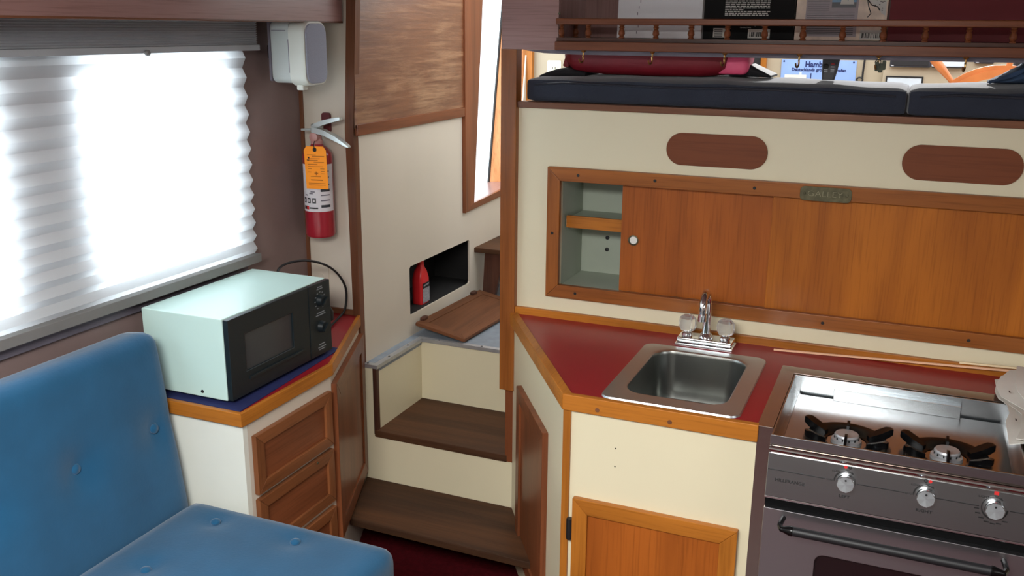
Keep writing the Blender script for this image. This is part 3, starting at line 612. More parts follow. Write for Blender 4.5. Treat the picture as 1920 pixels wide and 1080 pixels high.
# ================================================================== POST, UPPER PANEL, SHELF
po = thing('stair_post', 'varnished wooden post standing at the left end of the galley bulkhead', 'post', (-1.16, 2.75, .38))
obj('post', box(-1.188, -1.136, 2.728, 2.772, .629, 1.74, .002), W('post', 2), po)
obj('lower_trim', box(-1.173, -1.144, 2.744, 2.774, .36, .629, .002), W('red', 2), po)
up = thing('bookshelf', 'dark wooden bookshelf with turned baluster rail above the bunk', 'bookshelf', (-.3, 2.8, 1.738))
obj('end_panel', box(-1.184, -1.0, 2.722, 2.744, 1.738, 2.055, .002), W('plum', 0), up)
obj('side_panel', box(-1.02, -1.0, 2.744, 2.975, 1.738, 2.055), W('plum', 2), up)
obj('back_panel', box(-1.0, 1.64, 2.965, 2.985, 1.738, 2.055), W('plum', 2), up)
obj('shelf_board', box(-1.0, 1.64, 2.706, 2.965, 1.752, 1.774), W('dark', 0), up)
obj('shelf_board_edge', box(-1.0, 1.64, 2.688, 2.706, 1.7385, 1.764, .003), W('red', 0), up)
obj('valance', prism([(-1.115, 2.735, 1.737), (1.64, 2.735, 1.7385), (1.64, 2.735, 1.7275), (-.95, 2.735, 1.7255), (-1.05, 2.735, 1.728), (-1.10, 2.735, 1.734)], (0, .03, 0)), M['valance'], up)
obj('rail', box(-1.0, 1.64, 2.693, 2.709, 1.811, 1.829, .004), W('red', 0), up)
obj('rail', box(-1.0, -.984, 2.709, 2.93, 1.811, 1.829, .004), W('red', 1), up)
prof = [(.0075, 0), (.0085, .003), (.006, .006), (.0095, .012), (.0085, .02), (.0055, .026), (.0085, .030), (.0058, .033), (.0085, .037)]
b0 = None
for x, y in [(-.9 + .1 * i, 2.701) for i in range(0, 25)] + [(-.988, 2.715), (-.994, 2.86)]:
    p = (x, y, 1.774)
    if b0 is None: b0 = obj('baluster', lathe(prof, p, EZ, 12), W('red', 2), up, loc=p)
    else: copy_part(b0, p, up)
obj('screw', lathe([(.004, 0), (.003, .001), (.0001, .0012)], (-.998, 2.722, 1.842), -EY, 10), M['brass'], up)
hk = None
for x in (-.913, -.707, -.503, -.304, -.105, .101, .3, .5):
    p = (x, 2.70, 1.7385)
    if hk is None:
        pth = [V(p) + V(q) for q in ((0, 0, 0), (0, 0, -.013))] + [V(p) + V((-.003 * (1 - math.cos(a)), -.010 + .010 * math.cos(a), -.022 - .010 * math.sin(a) * 1.2)) for a in [math.pi * i / 6 - .6 for i in range(8)]]
        hb_ = tube(pth, .0024, 8); lathe([(.0075, 0), (.0065, -.003), (.0028, -.006)], p, EZ, 12, bm=hb_)
        hk = obj('cup_hook', hb_, M['hookbrass'], up, loc=p)
    else: copy_part(hk, p, up)

# books standing face out on the shelf
def book(name, x0, x1, y, h, th, mat, lab, cat='book', lean=.05):
    t = thing(name, lab, cat, ((x0 + x1) / 2, y, 1.774), 'books standing face out on the shelf')
    vv = V((0, lean, 1)).normalized(); nn = EX.cross(vv); o = V((x0, y, 1.7745))
    obj('cover', obox(o, EX, vv, nn, (0, x1 - x0), (0, h), (-.002, 0), .0005), mat, t); obj('cover', obox(o, EX, vv, nn, (0, x1 - x0), (0, h), (-th - .002, -th)), mat, t)
    obj('pages', obox(o, EX, vv, nn, (.003, x1 - x0 - .003), (.003, h - .003), (-th, -.002)), M['pagew'], t)
    return t, (lambda a, b, c=0: o + EX * a + vv * b + nn * c), vv, nn
bk, P, vv, nn = book('spiral_binder', -.862, -.606, 2.86, .27, .02, M['bookw'], 'white binder standing leftmost on the shelf behind the rail', 'binder')
for j in range(9): obj('crease', obox(P(.06 + .004 * (j % 3), .012 + j * .018), EX, vv, nn, (0, .0018), (0, .008), (0, .0004)), M['valance'], bk)
bk, P, vv, nn = book('black_book', -.602, -.346, 2.865, .28, .03, M['bookb'], 'large black book with white blurb print between grey binder and chart book')
for j in range(15):
    z = .0655 + j * .0049; xs = .06
    while xs < (.182 if j != 3 else .10):
        l = random.uniform(.005, .016); obj('blurb_print', obox(P(xs, z), EX, vv, nn, (0, min(l, .188 - xs)), (0, .0026), (0, .0003)), M['paper'], bk); xs += l + .0025
obj('lettering', text('International Marine Publishing Company', P(.122, .0405, .0005), EX, vv, .0086, .0002, sx=.80), M['paper'], bk)
obj('lettering', text('Camden, Maine', P(.122, .0325, .0005), EX, vv, .005, .0002), M['paper'], bk)
obj('price_label', obox(P(.030, .004), EX, vv, nn, (0, .042), (0, .026), (0, .0005)), M['paper'], bk)
for j in range(4): obj('print', obox(P(.033, .007 + j * .0058), EX, vv, nn, (0, .024), (0, .002), (.0004, .0008)), M['ink'], bk)
def barcode(par, P, vv, nn, a, b, w_, h_):
    bc = obj('barcode', obox(P(a, b), EX, vv, nn, (0, w_), (0, h_), (0, .0005)), M['paper'], par); x = .005
    g = BM()
    while x < w_ - .006:
        t_ = random.choice((.0012, .002, .003)); obox(P(a + x, b + .004), EX, vv, nn, (0, t_), (0, h_ - .012), (.0005, .0008), bm=g); x += t_ + random.choice((.0014, .0024))
    obj('bars', g, M['ink'], bc)
barcode(bk, P, vv, nn, .130, .003, .062, .025)
bk, P, vv, nn = book('chart_book', -.342, -.102, 2.865, .28, .012, M['bookm'], 'chart-covered sailing book with grey text block and ship photo')
obj('text_block', obox(P(.026, .010), EX, vv, nn, (0, .138), (0, .25), (0, .0006)), M['bookg'], bk)
for j in range(24): obj('print', obox(P(.030, .016 + j * .0049), EX, vv, nn, (0, .126 if j < 13 else .058), (0, .0016), (.0006, .0009)), M['ink'] if j % 5 == 0 else M['instr'], bk)
obj('photo', obox(P(.094, .088), EX, vv, nn, (0, .064), (0, .085), (.0006, .0011)), M['photo'], bk)
obj('photo', obox(P(.094, .088), EX, vv, nn, (0, .064), (0, .014), (.0011, .0014)), M['instr'], bk)
for a, b, c in ((.126, .020, .07), (.143, .018, .05)):
    obj('sail', prism([P(a - b * .5, .096, .0015), P(a + b * .5, .096, .0015), P(a + b * .1, .096 + c, .0015)], nn * .0004), M['paper'], bk)
barcode(bk, P, vv, nn, .175, .003, .056, .025)
cst = [(.180, .13), (.186, .108), (.190, .092), (.194, .082), (.198, .072), (.190, .062)]
obj('coastline', tube([P(a, b, .0006) for a, b in curve([V((a, b, 0)).to_3d() for a, b in cst], 1) and cst], .0012, 5), M['ink'], bk)
obj('coastline', tube([P(a, b, .0006) for a, b in ((.186, .11), (.198, .094), (.214, .090), (.220, .080))], .0014, 5), M['ink'], bk)
obj('chart_area', prism([P(a, b, .0002) for a, b in ((.184, .2), (.188, .108), (.2, .096), (.216, .091), (.224, .074), (.236, .066), (.237, .2))], nn * .0003), M['paper'], bk)
for j in range(26): 
    a, b = random.uniform(.195, .232), random.uniform(.072, .16)
    if b > .074 + (.232 - a) * .7: obj('sounding', obox(P(a, b), EX, vv, nn, (0, .003), (0, .0022), (.0005, .0008)), M['ink'], bk)
book('red_folder', -.096, .42, 2.87, .28, .03, M['bookr'], 'wide dark red folder standing at right end of shelf', 'folder')

# ================================================================== BUNK
bu = thing('bunk', 'brown-edged bunk shelf carrying navy cushions over the galley bulkhead', 'bunk', (-.2, 3.0, 1.55))
obj('front_edge', box(-1.136, 1.64, 2.736, 2.772, 1.5635, 1.583, .003), W('brown', 0), bu)
obj('platform', box(-1.136, 1.64, 2.772, 3.45, 1.56, 1.580), W('brown', 0), bu)
for x0, x1, lab, cr in ((-1.122, -.0245, 'long navy bunk cushion carrying the red bag', .014), (-.0245, 1.05, 'navy bunk cushion to the right of the gap, under denim jacket', .022)):
    c = obj('bunk_cushion', cushion((x0, 2.768, 1.581), EX, EY, EZ, x1 - x0, .36, .069, .015, cr, wav=.0012), M['navy'], label=lab, cat='cushion', group='navy bunk cushions')
    ed = [(x0 + .03, 2.7695, 1.632)] + [(x0 + .03 + (x1 - x0 - .06) * i / 12, 2.7665, 1.638 + .002 * math.sin(i)) for i in range(1, 12)] + [(x1 - .03, 2.7695, 1.632)]
    obj('piping', tube(ed, .0035, 8), M['instr'], c)
# things on the bunk
rb = thing('red_bag', 'flat red nylon bag lying on the navy bunk cushion', 'bag', (-.77, 2.93, 1.66))
rings = []
for x, hh, dy in ((-1.048, .004, .02), (-1.03, .03, .05), (-1.0, .052, .08), (-.9, .058, .1), (-.75, .06, .1), (-.6, .058, .1), (-.53, .05, .08), (-.50, .02, .04)):
    rings.append(rrect((x, 2.935, 1.673 + .045), EY, EZ, dy * 2, hh * 1.85, min(dy, hh) * .7, 4))
obj('bag_body', loft(rings), M['redbag'], rb)
obj('bag_flap', prism([(-1.05, 2.90, 1.685), (-1.03, 2.90, 1.678), (-1.02, 2.9, 1.735), (-1.035, 2.9, 1.74)], (0, .03, 0), bev=.004), M['redbag'], rb)
pg = cushion((-.562, 2.86, 1.668), EX, V((0, 1, .3)).normalized(), EZ, .10, .12, .055, .02, .01, step=.012, wav=.004)
obj('pink_jacket', pg, M['pink'], label='crumpled bright pink nylon jacket stuffed beside the red bag', cat='jacket')
bb = BM(); loft([rrect((x, 2.93, 1.650 + h * .5), EY, EZ, .14, h, min(h * .45, .02), 4) for x, h in ((-1.112, .006), (-1.09, .016), (-1.06, .026), (-1.03, .032), (-.96, .02))], bm=bb)
obj('black_garment', bb, M['blackbag'], label='black garment on left bunk cushion end before the outlet', cat='garment')
bb = BM(); loft([rrect((x, 2.95, 1.667 + h * .5), EY, EZ, .14, h, min(h * .45, .02), 4) for x, h in ((-.52, .012), (-.49, .03), (-.465, .036), (-.43, .02), (-.40, .006))], bm=bb)
obj('black_garment', bb, M['blackbag'], label='black garment lying right of the pink jacket', cat='garment')
jk = thing('denim_jacket', 'blue denim jacket heaped on right-hand bunk cushion', 'jacket', (.3, 2.9, 1.668))
g = BM(); rings = []
for x, h, d in ((.168, .006, .02), (.19, .018, .05), (.22, .032, .08), (.26, .06, .1), (.33, .075, .11), (.42, .06, .1)):
    rings.append([V((x, 2.9, 1.668)) + V((0, d * math.cos(a) * (1 + .12 * math.sin(3 * a + x * 40)), h * (.5 + .5 * math.sin(a)) * (1 + .15 * math.sin(5 * a + x * 60)))) for a in [2 * math.pi * i / 18 for i in range(18)]])
obj('cloth', loft(rings), M['denim'], jk)
obj('collar', tube(curve([(.17, 2.85, 1.672), (.20, 2.83, 1.684), (.235, 2.82, 1.70), (.29, 2.83, 1.735)], 6), [.004] * 6 + [.007] * 13, 8), M['denim'], jk)
# remote control hanging from the shelf
rc = thing('remote_control', 'dark grey remote control hanging before the pale blue poster', 'remote', (-.243, 2.91, 1.662))
obj('shell', loft([rrect((-.243 + .002 * k, 2.912, z), EX, EY, w_, .02, .006, 3) for k, (w_, z) in enumerate(((.034, 1.664), (.042, 1.69), (.048, 1.725), (.05, 1.775)))]), M['remote'], rc)
for i, (dx, z) in enumerate(((.008, 1.709), (.008, 1.701), (.008, 1.693), (-.010, 1.693), (.008, 1.687), (-.010, 1.687))):
    obj('button', box(-.241 + dx - .005, -.241 + dx + .005, 2.8995, 2.9025, z - .0012, z + .0012, .0005), M['inkred'] if i == 0 else M['button'], rc)
obj('dial', lathe([(.008, 0), (.008, .002), (.004, .0024), (.0001, .001)], (-.251, 2.9025, 1.702), -EY, 16), M['ink'], rc)
# loop of keys on a hook
ky = thing('key_bunch', 'bunch of dark keys hanging from the cup hook left of wall edge', 'keys', (-.103, 2.70, 1.70))
for dx, dz, sx_ in ((-.004, 0, .006), (.005, -.004, .007), (.013, .003, .006)):
    obj('key', prism(rrect((-.103 + dx, 2.69 + dx * .3, 1.712 + dz), EX, EZ, sx_ * 1.6, .024, sx_ * .5, 3), (0, .003, 0)), M['green'], ky)
obj('ring', tube([(-.105 + .007 * math.cos(a), 2.696, 1.722 + .007 * math.sin(a)) for a in [2 * math.pi * i / 12 for i in range(13)]], .0012, 6), M['rubber'], ky)
# pilothouse far wall things
po_ = thing('wall_outlet', 'ivory double outlet plate on pilothouse wall behind the black garment', 'outlet', (-1.596, 4.29, 1.54))
obj('cover_plate', prism(rrect((-1.596, 4.30, 1.597), EX, EZ, .07, .116, .006), (0, -.006, 0), bev=.002), M['ivory'], po_)
for z in (1.617, 1.577):
    f = obj('socket', prism(rrect((-1.596, 4.294, z), EX, EZ, .036, .028, .012), (0, -.002, 0)), M['ivory'], po_)
    for dx in (-.0065, .0065): obj('slot', box(-1.596 + dx - .0014, -1.596 + dx + .0014, 4.2914, 4.2922, z - .002, z + .008), M['ink'], f)
    obj('slot', lathe([(.0026, 0), (.0001, .0006)], (-1.596, 4.292, z - .009), -EY, 10), M['ink'], f)
ps = thing('poster', 'pale blue harbour poster with blackletter Hamburg title on the far wall', 'poster', (-.4, 4.295, 1.3))
obj('sheet', box(-.555, -.25, 4.294, 4.2985, 1.30, 1.681), M['posterp'], ps)
obj('lettering', text('Hamburg', (-.402, 4.2935, 1.661), EX, EZ, .032, .0004, offset=.0012, shear=.0, sx=.92), M['posterink'], ps)
obj('lettering', text('Deutschlands größter Seehafen', (-.40, 4.2935, 1.639), EX, EZ, .0185, .0004, offset=.0006, sx=.95), M['posterink'], ps)
for x in (-.545, -.262): obj('pin', lathe([(.004, 0), (.0001, .002)], (x, 4.2935, 1.673), -EY, 10), M['posterink'], ps)
obj('harbour_tower', box(-.478, -.468, 4.2932, 4.294, 1.35, 1.63), M['instrw'], ps); obj('harbour_tower', box(-.432, -.428, 4.2932, 4.294, 1.35, 1.625), M['posterink'], ps)
nt = obj('note_card', box(-.538, -.448, 4.290, 4.2925, 1.55, 1.618), M['paper'], label='small white note card pinned over the poster bottom left corner', cat='note')
obj('print', box(-.52, -.47, 4.2893, 4.29, 1.600, 1.604), M['valance'], nt); obj('print', box(-.53, -.455, 4.2893, 4.29, 1.592, 1.594), M['valance'], nt)
cw = thing('microphone_cord', 'black cord hanging in a small loop right of the poster', 'cord', (-.222, 4.28, 1.59))
obj('cord', tube([(-.218, 4.285, 1.80), (-.219, 4.285, 1.7), (-.222, 4.285, 1.64), (-.222, 4.285, 1.612)], .004, 8), M['rubber'], cw)
obj('loop', tube([(-.232 + .012 * math.cos(a), 4.285, 1.604 + .009 * math.sin(a)) for a in [2 * math.pi * i / 14 for i in range(15)]], .0035, 8), M['rubber'], cw)
ip = thing('instrument_panel', 'cream instrument console with dark gauges behind the steering wheel', 'instrument panel', (.4, 4.25, .63))
obj('console', box(-.143, 1.64, 4.26, 4.298, .632, 1.92, .003), M['pale'], ip)
for x0, x1, z0, z1, mt, lb_ in ((-.12, .033, 1.66, 1.80, 'instr', 'dark instrument unit'), (.036, .158, 1.664, 1.80, 'instrw', 'white radio unit'), (.19, .26, 1.68, 1.80, 'instr', None), (.33, .46, 1.66, 1.80, 'instr', None)):
    u_ = obj('instrument', box(x0, x1, 4.235, 4.262, z0, z1, .005), M[mt], ip, label=lb_)
    if mt == 'instr':
        obj('bezel', box(x0 + .008, x1 - .008, 4.232, 4.236, z0 + .008, z1 - .006), M['rubber'], u_); obj('badge', box(x0 + .005, x0 + .016, 4.2325, 4.2355, z0 + .004, z0 + .009), M['button'], u_)
    else: obj('bezel', box(x0 + .002, x1 - .002, 4.231, 4.236, z0 - .003, z0 + .001), M['ink'], u_)
fr = thing('picture_frame', 'thin black framed white card on console under the instruments', 'picture', (-.06, 4.25, 1.46))
frame_pieces(fr, (-.130, 4.262, 1.46), EX, EZ, -EY, .142, .164, .006, .008, M['ink'], M['ink'], bev=0, names=('frame', 'frame'))
obj('card', box(-.124, .006, 4.256, 4.261, 1.466, 1.618), M['instrw'], fr)
# steering wheel
sw = thing('steering_wheel', 'varnished wooden ship steering wheel with turned spokes in pilothouse', 'steering wheel', (.258, 3.7, 1.471))
wc = V((.258, 3.70, 1.455))
for r0, r1, y0, y1 in ((.195, .222, 3.685, 3.715), (.218, .238, 3.69, 3.71)):
    g = BM(); R = 48
    loft([[wc + V((r * math.cos(2 * math.pi * i / R), y - 3.7, r * math.sin(2 * math.pi * i / R))) for i in range(R)] for r, y in ((r0, y0), (r1, y0), (r1, y1), (r0, y1), (r0, y0))], cap=False, bm=g)
    obj('rim', g, M['wheel'], sw)
obj('hub', lathe([(.05, -.03), (.05, .03), (.03, .04)], wc, EY, 20), M['wheel'], sw)
for k in range(8):
    a = math.radians(86 - 45 * k); d = V((math.cos(a), 0, math.sin(a)))
    s = obj('spoke', lathe([(.016, .04), (.012, .10), (.015, .15), (.012, .2)], wc, d, 12), M['wheel'], sw)
    obj('handle', lathe([(.010, .22), (.009, .245), (.014, .29), (.017, .33), (.013, .352), (.0001, .356)], wc, d, 14), M['wheel'], s)
st2 = obj('wheel_pedestal', box(.20, .316, 3.73, 4.23, .632, 1.5, .01), W('teak', 2), label='teak pedestal box carrying the steering wheel', cat='pedestal')

# ================================================================== PORT SIDE: soffit locker, blind, speaker
oh = thing('overhead_locker', 'red-brown overhead locker running along the hull above the window blind', 'locker', (-1.85, 1.4, 1.812))
obj('front', box(-1.775, -1.755, -.455, 2.736, 1.815, 2.058, .002), W('plum', 1), oh)
obj('bottom_lip', box(-1.777, -1.7535, -.455, 2.736, 1.811, 1.8165, .001), W('brown', 1), oh)
obj('underside', box(-1.944, -1.775, -.455, 2.736, 1.816, 1.828), W('brown', 1), oh)
bl = thing('pleated_blind', 'white pleated window blind with grey stack and bottom rail', 'blind', (-1.92, 1.6, 1.05))
def pleats(y0, y1, z0, z1, n, xa, xb, th=.0012, grow=1.0):
    g = BM(); pr = []; hs = [grow ** -i for i in range(2 * n)]; tot = sum(hs); z = z1
    for i in range(2 * n + 1):
        pr.append((xa if i % 2 == 0 else xb, z))
        if i < 2 * n: z -= (z1 - z0) * hs[i] / tot
    ny = 24
    R = [[g.verts.new((x, y0 + (y1 - y0) * k / ny, z)) for k in range(ny + 1)] for x, z in pr]
    for a, b in zip(R, R[1:]):
        for k in range(ny): g.faces.new((a[k], a[k + 1], b[k + 1], b[k]))
    return g
o_ = obj('shade', pleats(-.2, 2.425, 1.088, 1.735, 13, -1.923, -1.908, grow=1.016), M['shade'], bl, sharp=10)
o_ = obj('stack', pleats(-.2, 2.462, 1.742, 1.8135, 11, -1.893, -1.887), M['grey'], bl, label='tightly stacked grey pleats', sharp=10)
obj('stack_backing', box(-1.928, -1.894, -.2, 2.460, 1.742, 1.8135), M['grey'], bl)
obj('middle_rail', box(-1.928, -1.884, -.2, 2.468, 1.727, 1.744, .002), M['grey'], bl)
obj('bottom_rail', box(-1.936, -1.896, -.2, 2.428, 1.064, 1.092, .003), M['greyrail'], bl)
obj('pull_knob', lathe([(.004, 0), (.008, .004), (.0085, .010), (.005, .014), (.0001, .015)], (-1.884, 1.985, 1.7285), EX, 14), M['greyrail'], bl)
struct('trim_9', box(-1.943, -1.93, -.2, 2.40, 1.03, 1.062, .002), M['valance'])
spk = thing('speaker', 'pale grey box loudspeaker with rounded grille mounted under overhead locker', 'speaker', (-1.84, 2.56, 1.62))
obj('housing', loft([rrect((x, 2.56 + dy, 1.722), EY, EZ, .12 - s, .188 - s, .02, 5) for x, s, dy in ((-1.868, .004, 0), (-1.862, 0, 0), (-1.80, 0, 0))]), M['sbody'], spk)
obj('pod', loft([rrect((x, 2.56, 1.718), EY, EZ, .124 - s, .196 - s, .034, 6) for x, s in ((-1.80, 0), (-1.752, 0), (-1.744, .006))]), M['spod'], spk)
obj('grille', loft([rrect((x, 2.56, 1.718), EY, EZ, .110 - s, .182 - s, .032, 6) for x, s in ((-1.7455, 0), (-1.740, .002), (-1.737, .012))]), M['sgrille'], spk)
obj('back_plate', loft([rrect((x, 2.56, 1.725), EY, EZ, .124, .185, .006, 3) for x in (-1.876, -1.868)]), M['valance'], spk)
obj('bracket', box(-1.945, -1.876, 2.585, 2.61, 1.70, 1.74), M['rubber'], spk)
obj('seam', box(-1.803, -1.798, 2.4985, 2.4995, 1.66, 1.76), M['valance'], spk); obj('seam', box(-1.862, -1.81, 2.4985, 2.4995, 1.786, 1.788), M['valance'], spk)
obj('foot', box(-1.79, -1.765, 2.515, 2.54, 1.607, 1.624, .003), M['spod'], spk)

# ================================================================== FIRE EXTINGUISHER
ex = thing('fire_extinguisher', 'red fire extinguisher hanging on cream panel beside the stairwell', 'fire extinguisher', (-1.846, 2.69, 1.105))
ec = (-1.843, 2.688, 0)
obj('cylinder', lathe([(.030, 1.108), (.045, 1.105), (.0498, 1.112), (.0498, 1.375), (.047, 1.39), (.036, 1.405), (.022, 1.414), (.020, 1.42)], ec, EZ, 36), M['exred'], ex)
lbm = BM(); R = 24
loft([[(ec[0] + .0503 * math.cos(a), ec[1] + .0503 * math.sin(a), z) for a in [math.radians(-165 + 175 * i / R) for i in range(R + 1)]] for z in (1.196, 1.355)], closed=False, bm=lbm)
lab = obj('label', lbm, M['exlabel'], ex, label='white printed instruction label')
def onl(a0, a1, z0, z1, m):
    g = BM(); n = 4
    loft([[(ec[0] + .0507 * math.cos(a), ec[1] + .0507 * math.sin(a), z) for a in [math.radians(a0 + (a1 - a0) * i / n) for i in range(n + 1)]] for z in (z0, z1)], closed=False, bm=g)
    obj('print', g, m, lab)
for a in (-128, -106, -84):
    onl(a, a + 15, 1.225, 1.243, M['ink']); onl(a + 4, a + 10, 1.229, 1.238, M['exlabel'])
onl(-128, -112, 1.203, 1.215, M['ink']); onl(-112, -100, 1.203, 1.215, M['inkred']); onl(-98, -62, 1.206, 1.211, M['ink'])
for k, (a, b) in enumerate(((-118, -104), (-96, -80), (-90, -72))): onl(a, b, 1.250 + .006 * k, 1.254 + .006 * k, M['valance'])
for z in (1.21, 1.232, 1.25, 1.264, 1.285, 1.31, 1.33): onl(-50, -12, z, z + (.009 if z in (1.264, 1.21) else .004), M['instr'] if z in (1.264, 1.21) else M['valance'])
obj('neck', lathe([(.020, 1.418), (.021, 1.43), (.017, 1.436), (.017, 1.462)], ec, EZ, 20), M['gauge'], ex)
obj('gauge', lathe([(.016, 0), (.016, .012), (.013, .014), (.0001, .0145)], (ec[0] + .004, ec[1] - .014, 1.444), -EY, 20), M['gauge'], ex)
vb = BM(); box(ec[0] - .014, ec[0] + .022, ec[1] - .014, ec[1] + .012, 1.458, 1.486, .004, bm=vb)
obj('valve', vb, M['lever'], ex)
obj('pin', tube([(ec[0] - .046, ec[1] - .02, 1.466), (ec[0] - .012, ec[1] - .012, 1.468)], .004, 8), M['lever'], ex)
obj('lever', loft([[V((ec[0] + x, ec[1] - .012, z)) + V((0, y, k)) for y, k in ((-w_, 0), (w_, 0), (w_, t), (-w_, t))] for x, z, w_, t in ((.0, 1.466, .011, .02), (.04, 1.485, .011, .016), (.085, 1.498, .010, .013), (.106, 1.503, .009, .010))]), M['lever'], ex, label='upper squeeze lever')
obj('lever', loft([[V((ec[0] + x, ec[1] - .02, z)) + V((0, y, k)) for y, k in ((-w_, 0), (w_, 0), (w_, t), (-w_, t))] for x, z, w_, t in ((.0, 1.460, .011, .018), (.045, 1.452, .012, .018), (.09, 1.436, .012, .016), (.132, 1.418, .010, .008), (.140, 1.416, .008, .004))]), M['lever'], ex, label='lower carrying lever')
obj('wall_bracket', prism(rrect((-1.838, 2.748, 1.485), EX, EZ, .034, .068, .01), (0, -.012, 0), bev=.002), plain('bracket_maroon', S(92, 26, 32), .5), ex)
tg = thing('inspection_tag', 'orange inspection tag hanging from the fire extinguisher neck', 'tag', (-1.83, 2.632, 1.27))
tu, tv = V((.999, 0, -.02)), V((-.035, 0, 1)); tv.normalize(); tu = V((tv.z, 0, -tv.x)); to = V((-1.852, 2.630, 1.276))
TP = lambda a, b, c=0: to + tu * a + tv * b - EY * c
obj('card', prism([TP(*q) for q in ((0, 0), (.086, 0), (.086, .128), (.076, .141), (.010, .141), (0, .128))], (0, .0015, 0)), M['tag'], tg)
obj('eyelet', lathe([(.0075, 0), (.007, .001), (.0001, .0012)], TP(.043, .13, .0), -EY, 14), M['ink'], tg)
obj('string', tube([TP(.043, .13, .001), TP(.044, .145, .004), V((-1.83, 2.655, 1.432))], .0012, 6), M['ink'], tg)
mo = plain('orange_print', S(176, 92, 14), .7)
for a0, a1, b, h_ in ((.012, .046, .112, .0018), (.03, .078, .107, .0025), (.02, .06, .099, .002), (.02, .052, .094, .002), (.036, .076, .088, .0018), (.012, .05, .080, .0025), (.012, .072, .074, .0015), (.012, .026, .066, .002), (.060, .076, .066, .002), (.012, .024, .055, .0018), (.062, .076, .058, .0018), (.062, .076, .05, .0018), (.02, .06, .040, .0018), (.02, .068, .028, .0032), (.010, .076, .018, .0018), (.010, .076, .012, .0018)):
    obj('print', obox(TP(a0, b), tu, tv, -EY, (0, a1 - a0), (0, h_), (.0001, .0004)), mo, tg)
for r_ in ((.036, .050, .0505, .0535), (.0415, .0445, .046, .058)): obj('emblem', obox(TP(r_[0], r_[2]), tu, tv, -EY, (0, r_[1] - r_[0]), (0, r_[3] - r_[2]), (.0001, .0005)), mo, tg)
obj('print', obox(TP(.010, .094), tu, tv, -EY, (0, .009), (0, .003), (.0001, .0005)), M['ink'], tg); obj('print', obox(TP(.014, .100), tu, tv, -EY, (0, .006), (0, .006), (.0001, .0005)), M['ink'], tg)

# ================================================================== PORT CABINET WITH MICROWAVE
pc = thing('drawer_cabinet', 'cream corner cabinet with three teak drawers and an angled door', 'cabinet', (-1.7, 2.2, 0))
fA = V((-1.552, 2.279, 0)); fB = V((-1.742, 2.749, 0)); fu = (fB - fA).normalized(); fn = V((fu.y, -fu.x, 0)); FL = (fB - fA).length
if fn.x < 0: fn = -fn
obj('side_panel', box(-1.943, -1.552, 1.862, 1.88, 0, .778), M['white'], pc)
obj('face_panel', box(-1.57, -1.552, 1.8805, 2.279, 0, .778), M['cream2'], pc)
obj('face_panel', obox(fA, fu, EZ, -fn, (0.001, FL), (0, .778), (0, .018)), M['cream2'], pc)
for z0, z1 in ((.562, .736), (.372, .547), (.180, .353)):
    d = obj('drawer', box(-1.5519, -1.551, 1.90, 2.25, z0 + .005, z1 - .005), M['ink'], pc)
    frame_pieces(d, (-1.5515, 1.893, z0), EY, EZ, EX, .365, z1 - z0, .034, .016, W('drawer', 1), W('drawer', 2))
    panel_in(d, (-1.5515, 1.893, z0), EY, EZ, EX, .365, z1 - z0, .034, .016, W('red', 1), .008)
    if z0 == .372: obj('catch', lathe([(.004, 0), (.0035, .003), (.0001, .004)], (-1.535, 2.165, z1 - .008), EX, 10), M['brass'], d)
ld = obj('locker_door', obox(fA + V((0, 0, .22)), fu, EZ, fn, (.02, .46), (.02, .5), (.0002, .001)), M['ink'], pc)
frame_pieces(ld, fA + fu * .0 + V((0, 0, .218)), fu, EZ, fn, .495, .532, .055, .018, W('red', 1), W('red', 2))
panel_in(ld, fA + fu * .0 + V((0, 0, .218)), fu, EZ, fn, .495, .532, .055, .018, W('red', 2), .006)
pt = thing('corner_worktop', 'dark red corner worktop with teak edge carrying the microwave', 'worktop', (-1.75, 2.3, .78))
obj('worktop', prism([(-1.943, 1.858, .78), (-1.552, 1.858, .78), (-1.552, 2.281, .78), (-1.742, 2.749, .78), (-1.943, 2.749, .78)], (0, 0, .032)), M['red'], pt)
obj('edge_trim', prism([(-1.943, 1.848, .778), (-1.542, 1.848, .778), (-1.554, 1.864, .778), (-1.943, 1.864, .778)], (0, 0, .039), bev=.003), W('teak', 0), pt)
obj('edge_trim', prism([(-1.542, 1.848, .778), (-1.542, 2.278, .778), (-1.556, 2.278, .778), (-1.556, 1.862, .778)], (0, 0, .039), bev=.003), W('teak', 1), pt)
obj('edge_trim', obox(V((-1.542, 2.278, .778)), fu, EZ, fn, (0, FL + .006), (0, .039), (-.014, 0), .003), W('teak', 1), pt)
obj('back_trim', box(-1.943, -1.755, 2.738, 2.75, .812, .832, .002), W('brown', 0), pt)
mt_ = prism([(-1.562, 1.868, .812), (-1.600, 2.41, .812), (-1.93, 2.41, .812), (-1.93, 1.868, .812)], (0, 0, .004), bev=.001)
obj('blue_mat', mt_, M['mat'], label='dark blue mat under the white microwave', cat='mat')
mw = thing('microwave', 'white countertop microwave with black door and two dials', 'microwave', (-1.745, 2.13, .816))
obj('case', box(-1.89, -1.617, 1.888, 2.368, .826, 1.056, .004), M['mwhite'], mw)
for x in (-1.86, -1.65):
    for y in (1.92, 2.335): obj('foot', lathe([(.012, .816), (.013, .820), (.013, .827)], (x, y, 0), EZ, 12), M['rubber'], mw)
wd_ = lambda y0, y1, z0, z1: [(-1.617, y0, z0), (-1.617, y1, z0), (-1.617, y1, z1), (-1.617, y0, z1)]
dm = obj('door', prism(wd_(1.890, 2.252, .828, 1.054), (.017, 0, 0), holes=[wd_(1.955, 2.172, .893, .999)], bev=.002), M['mblack'], mw)
obj('door_window', box(-1.612, -1.606, 1.95, 2.178, .888, 1.004), M['mwin'], dm)
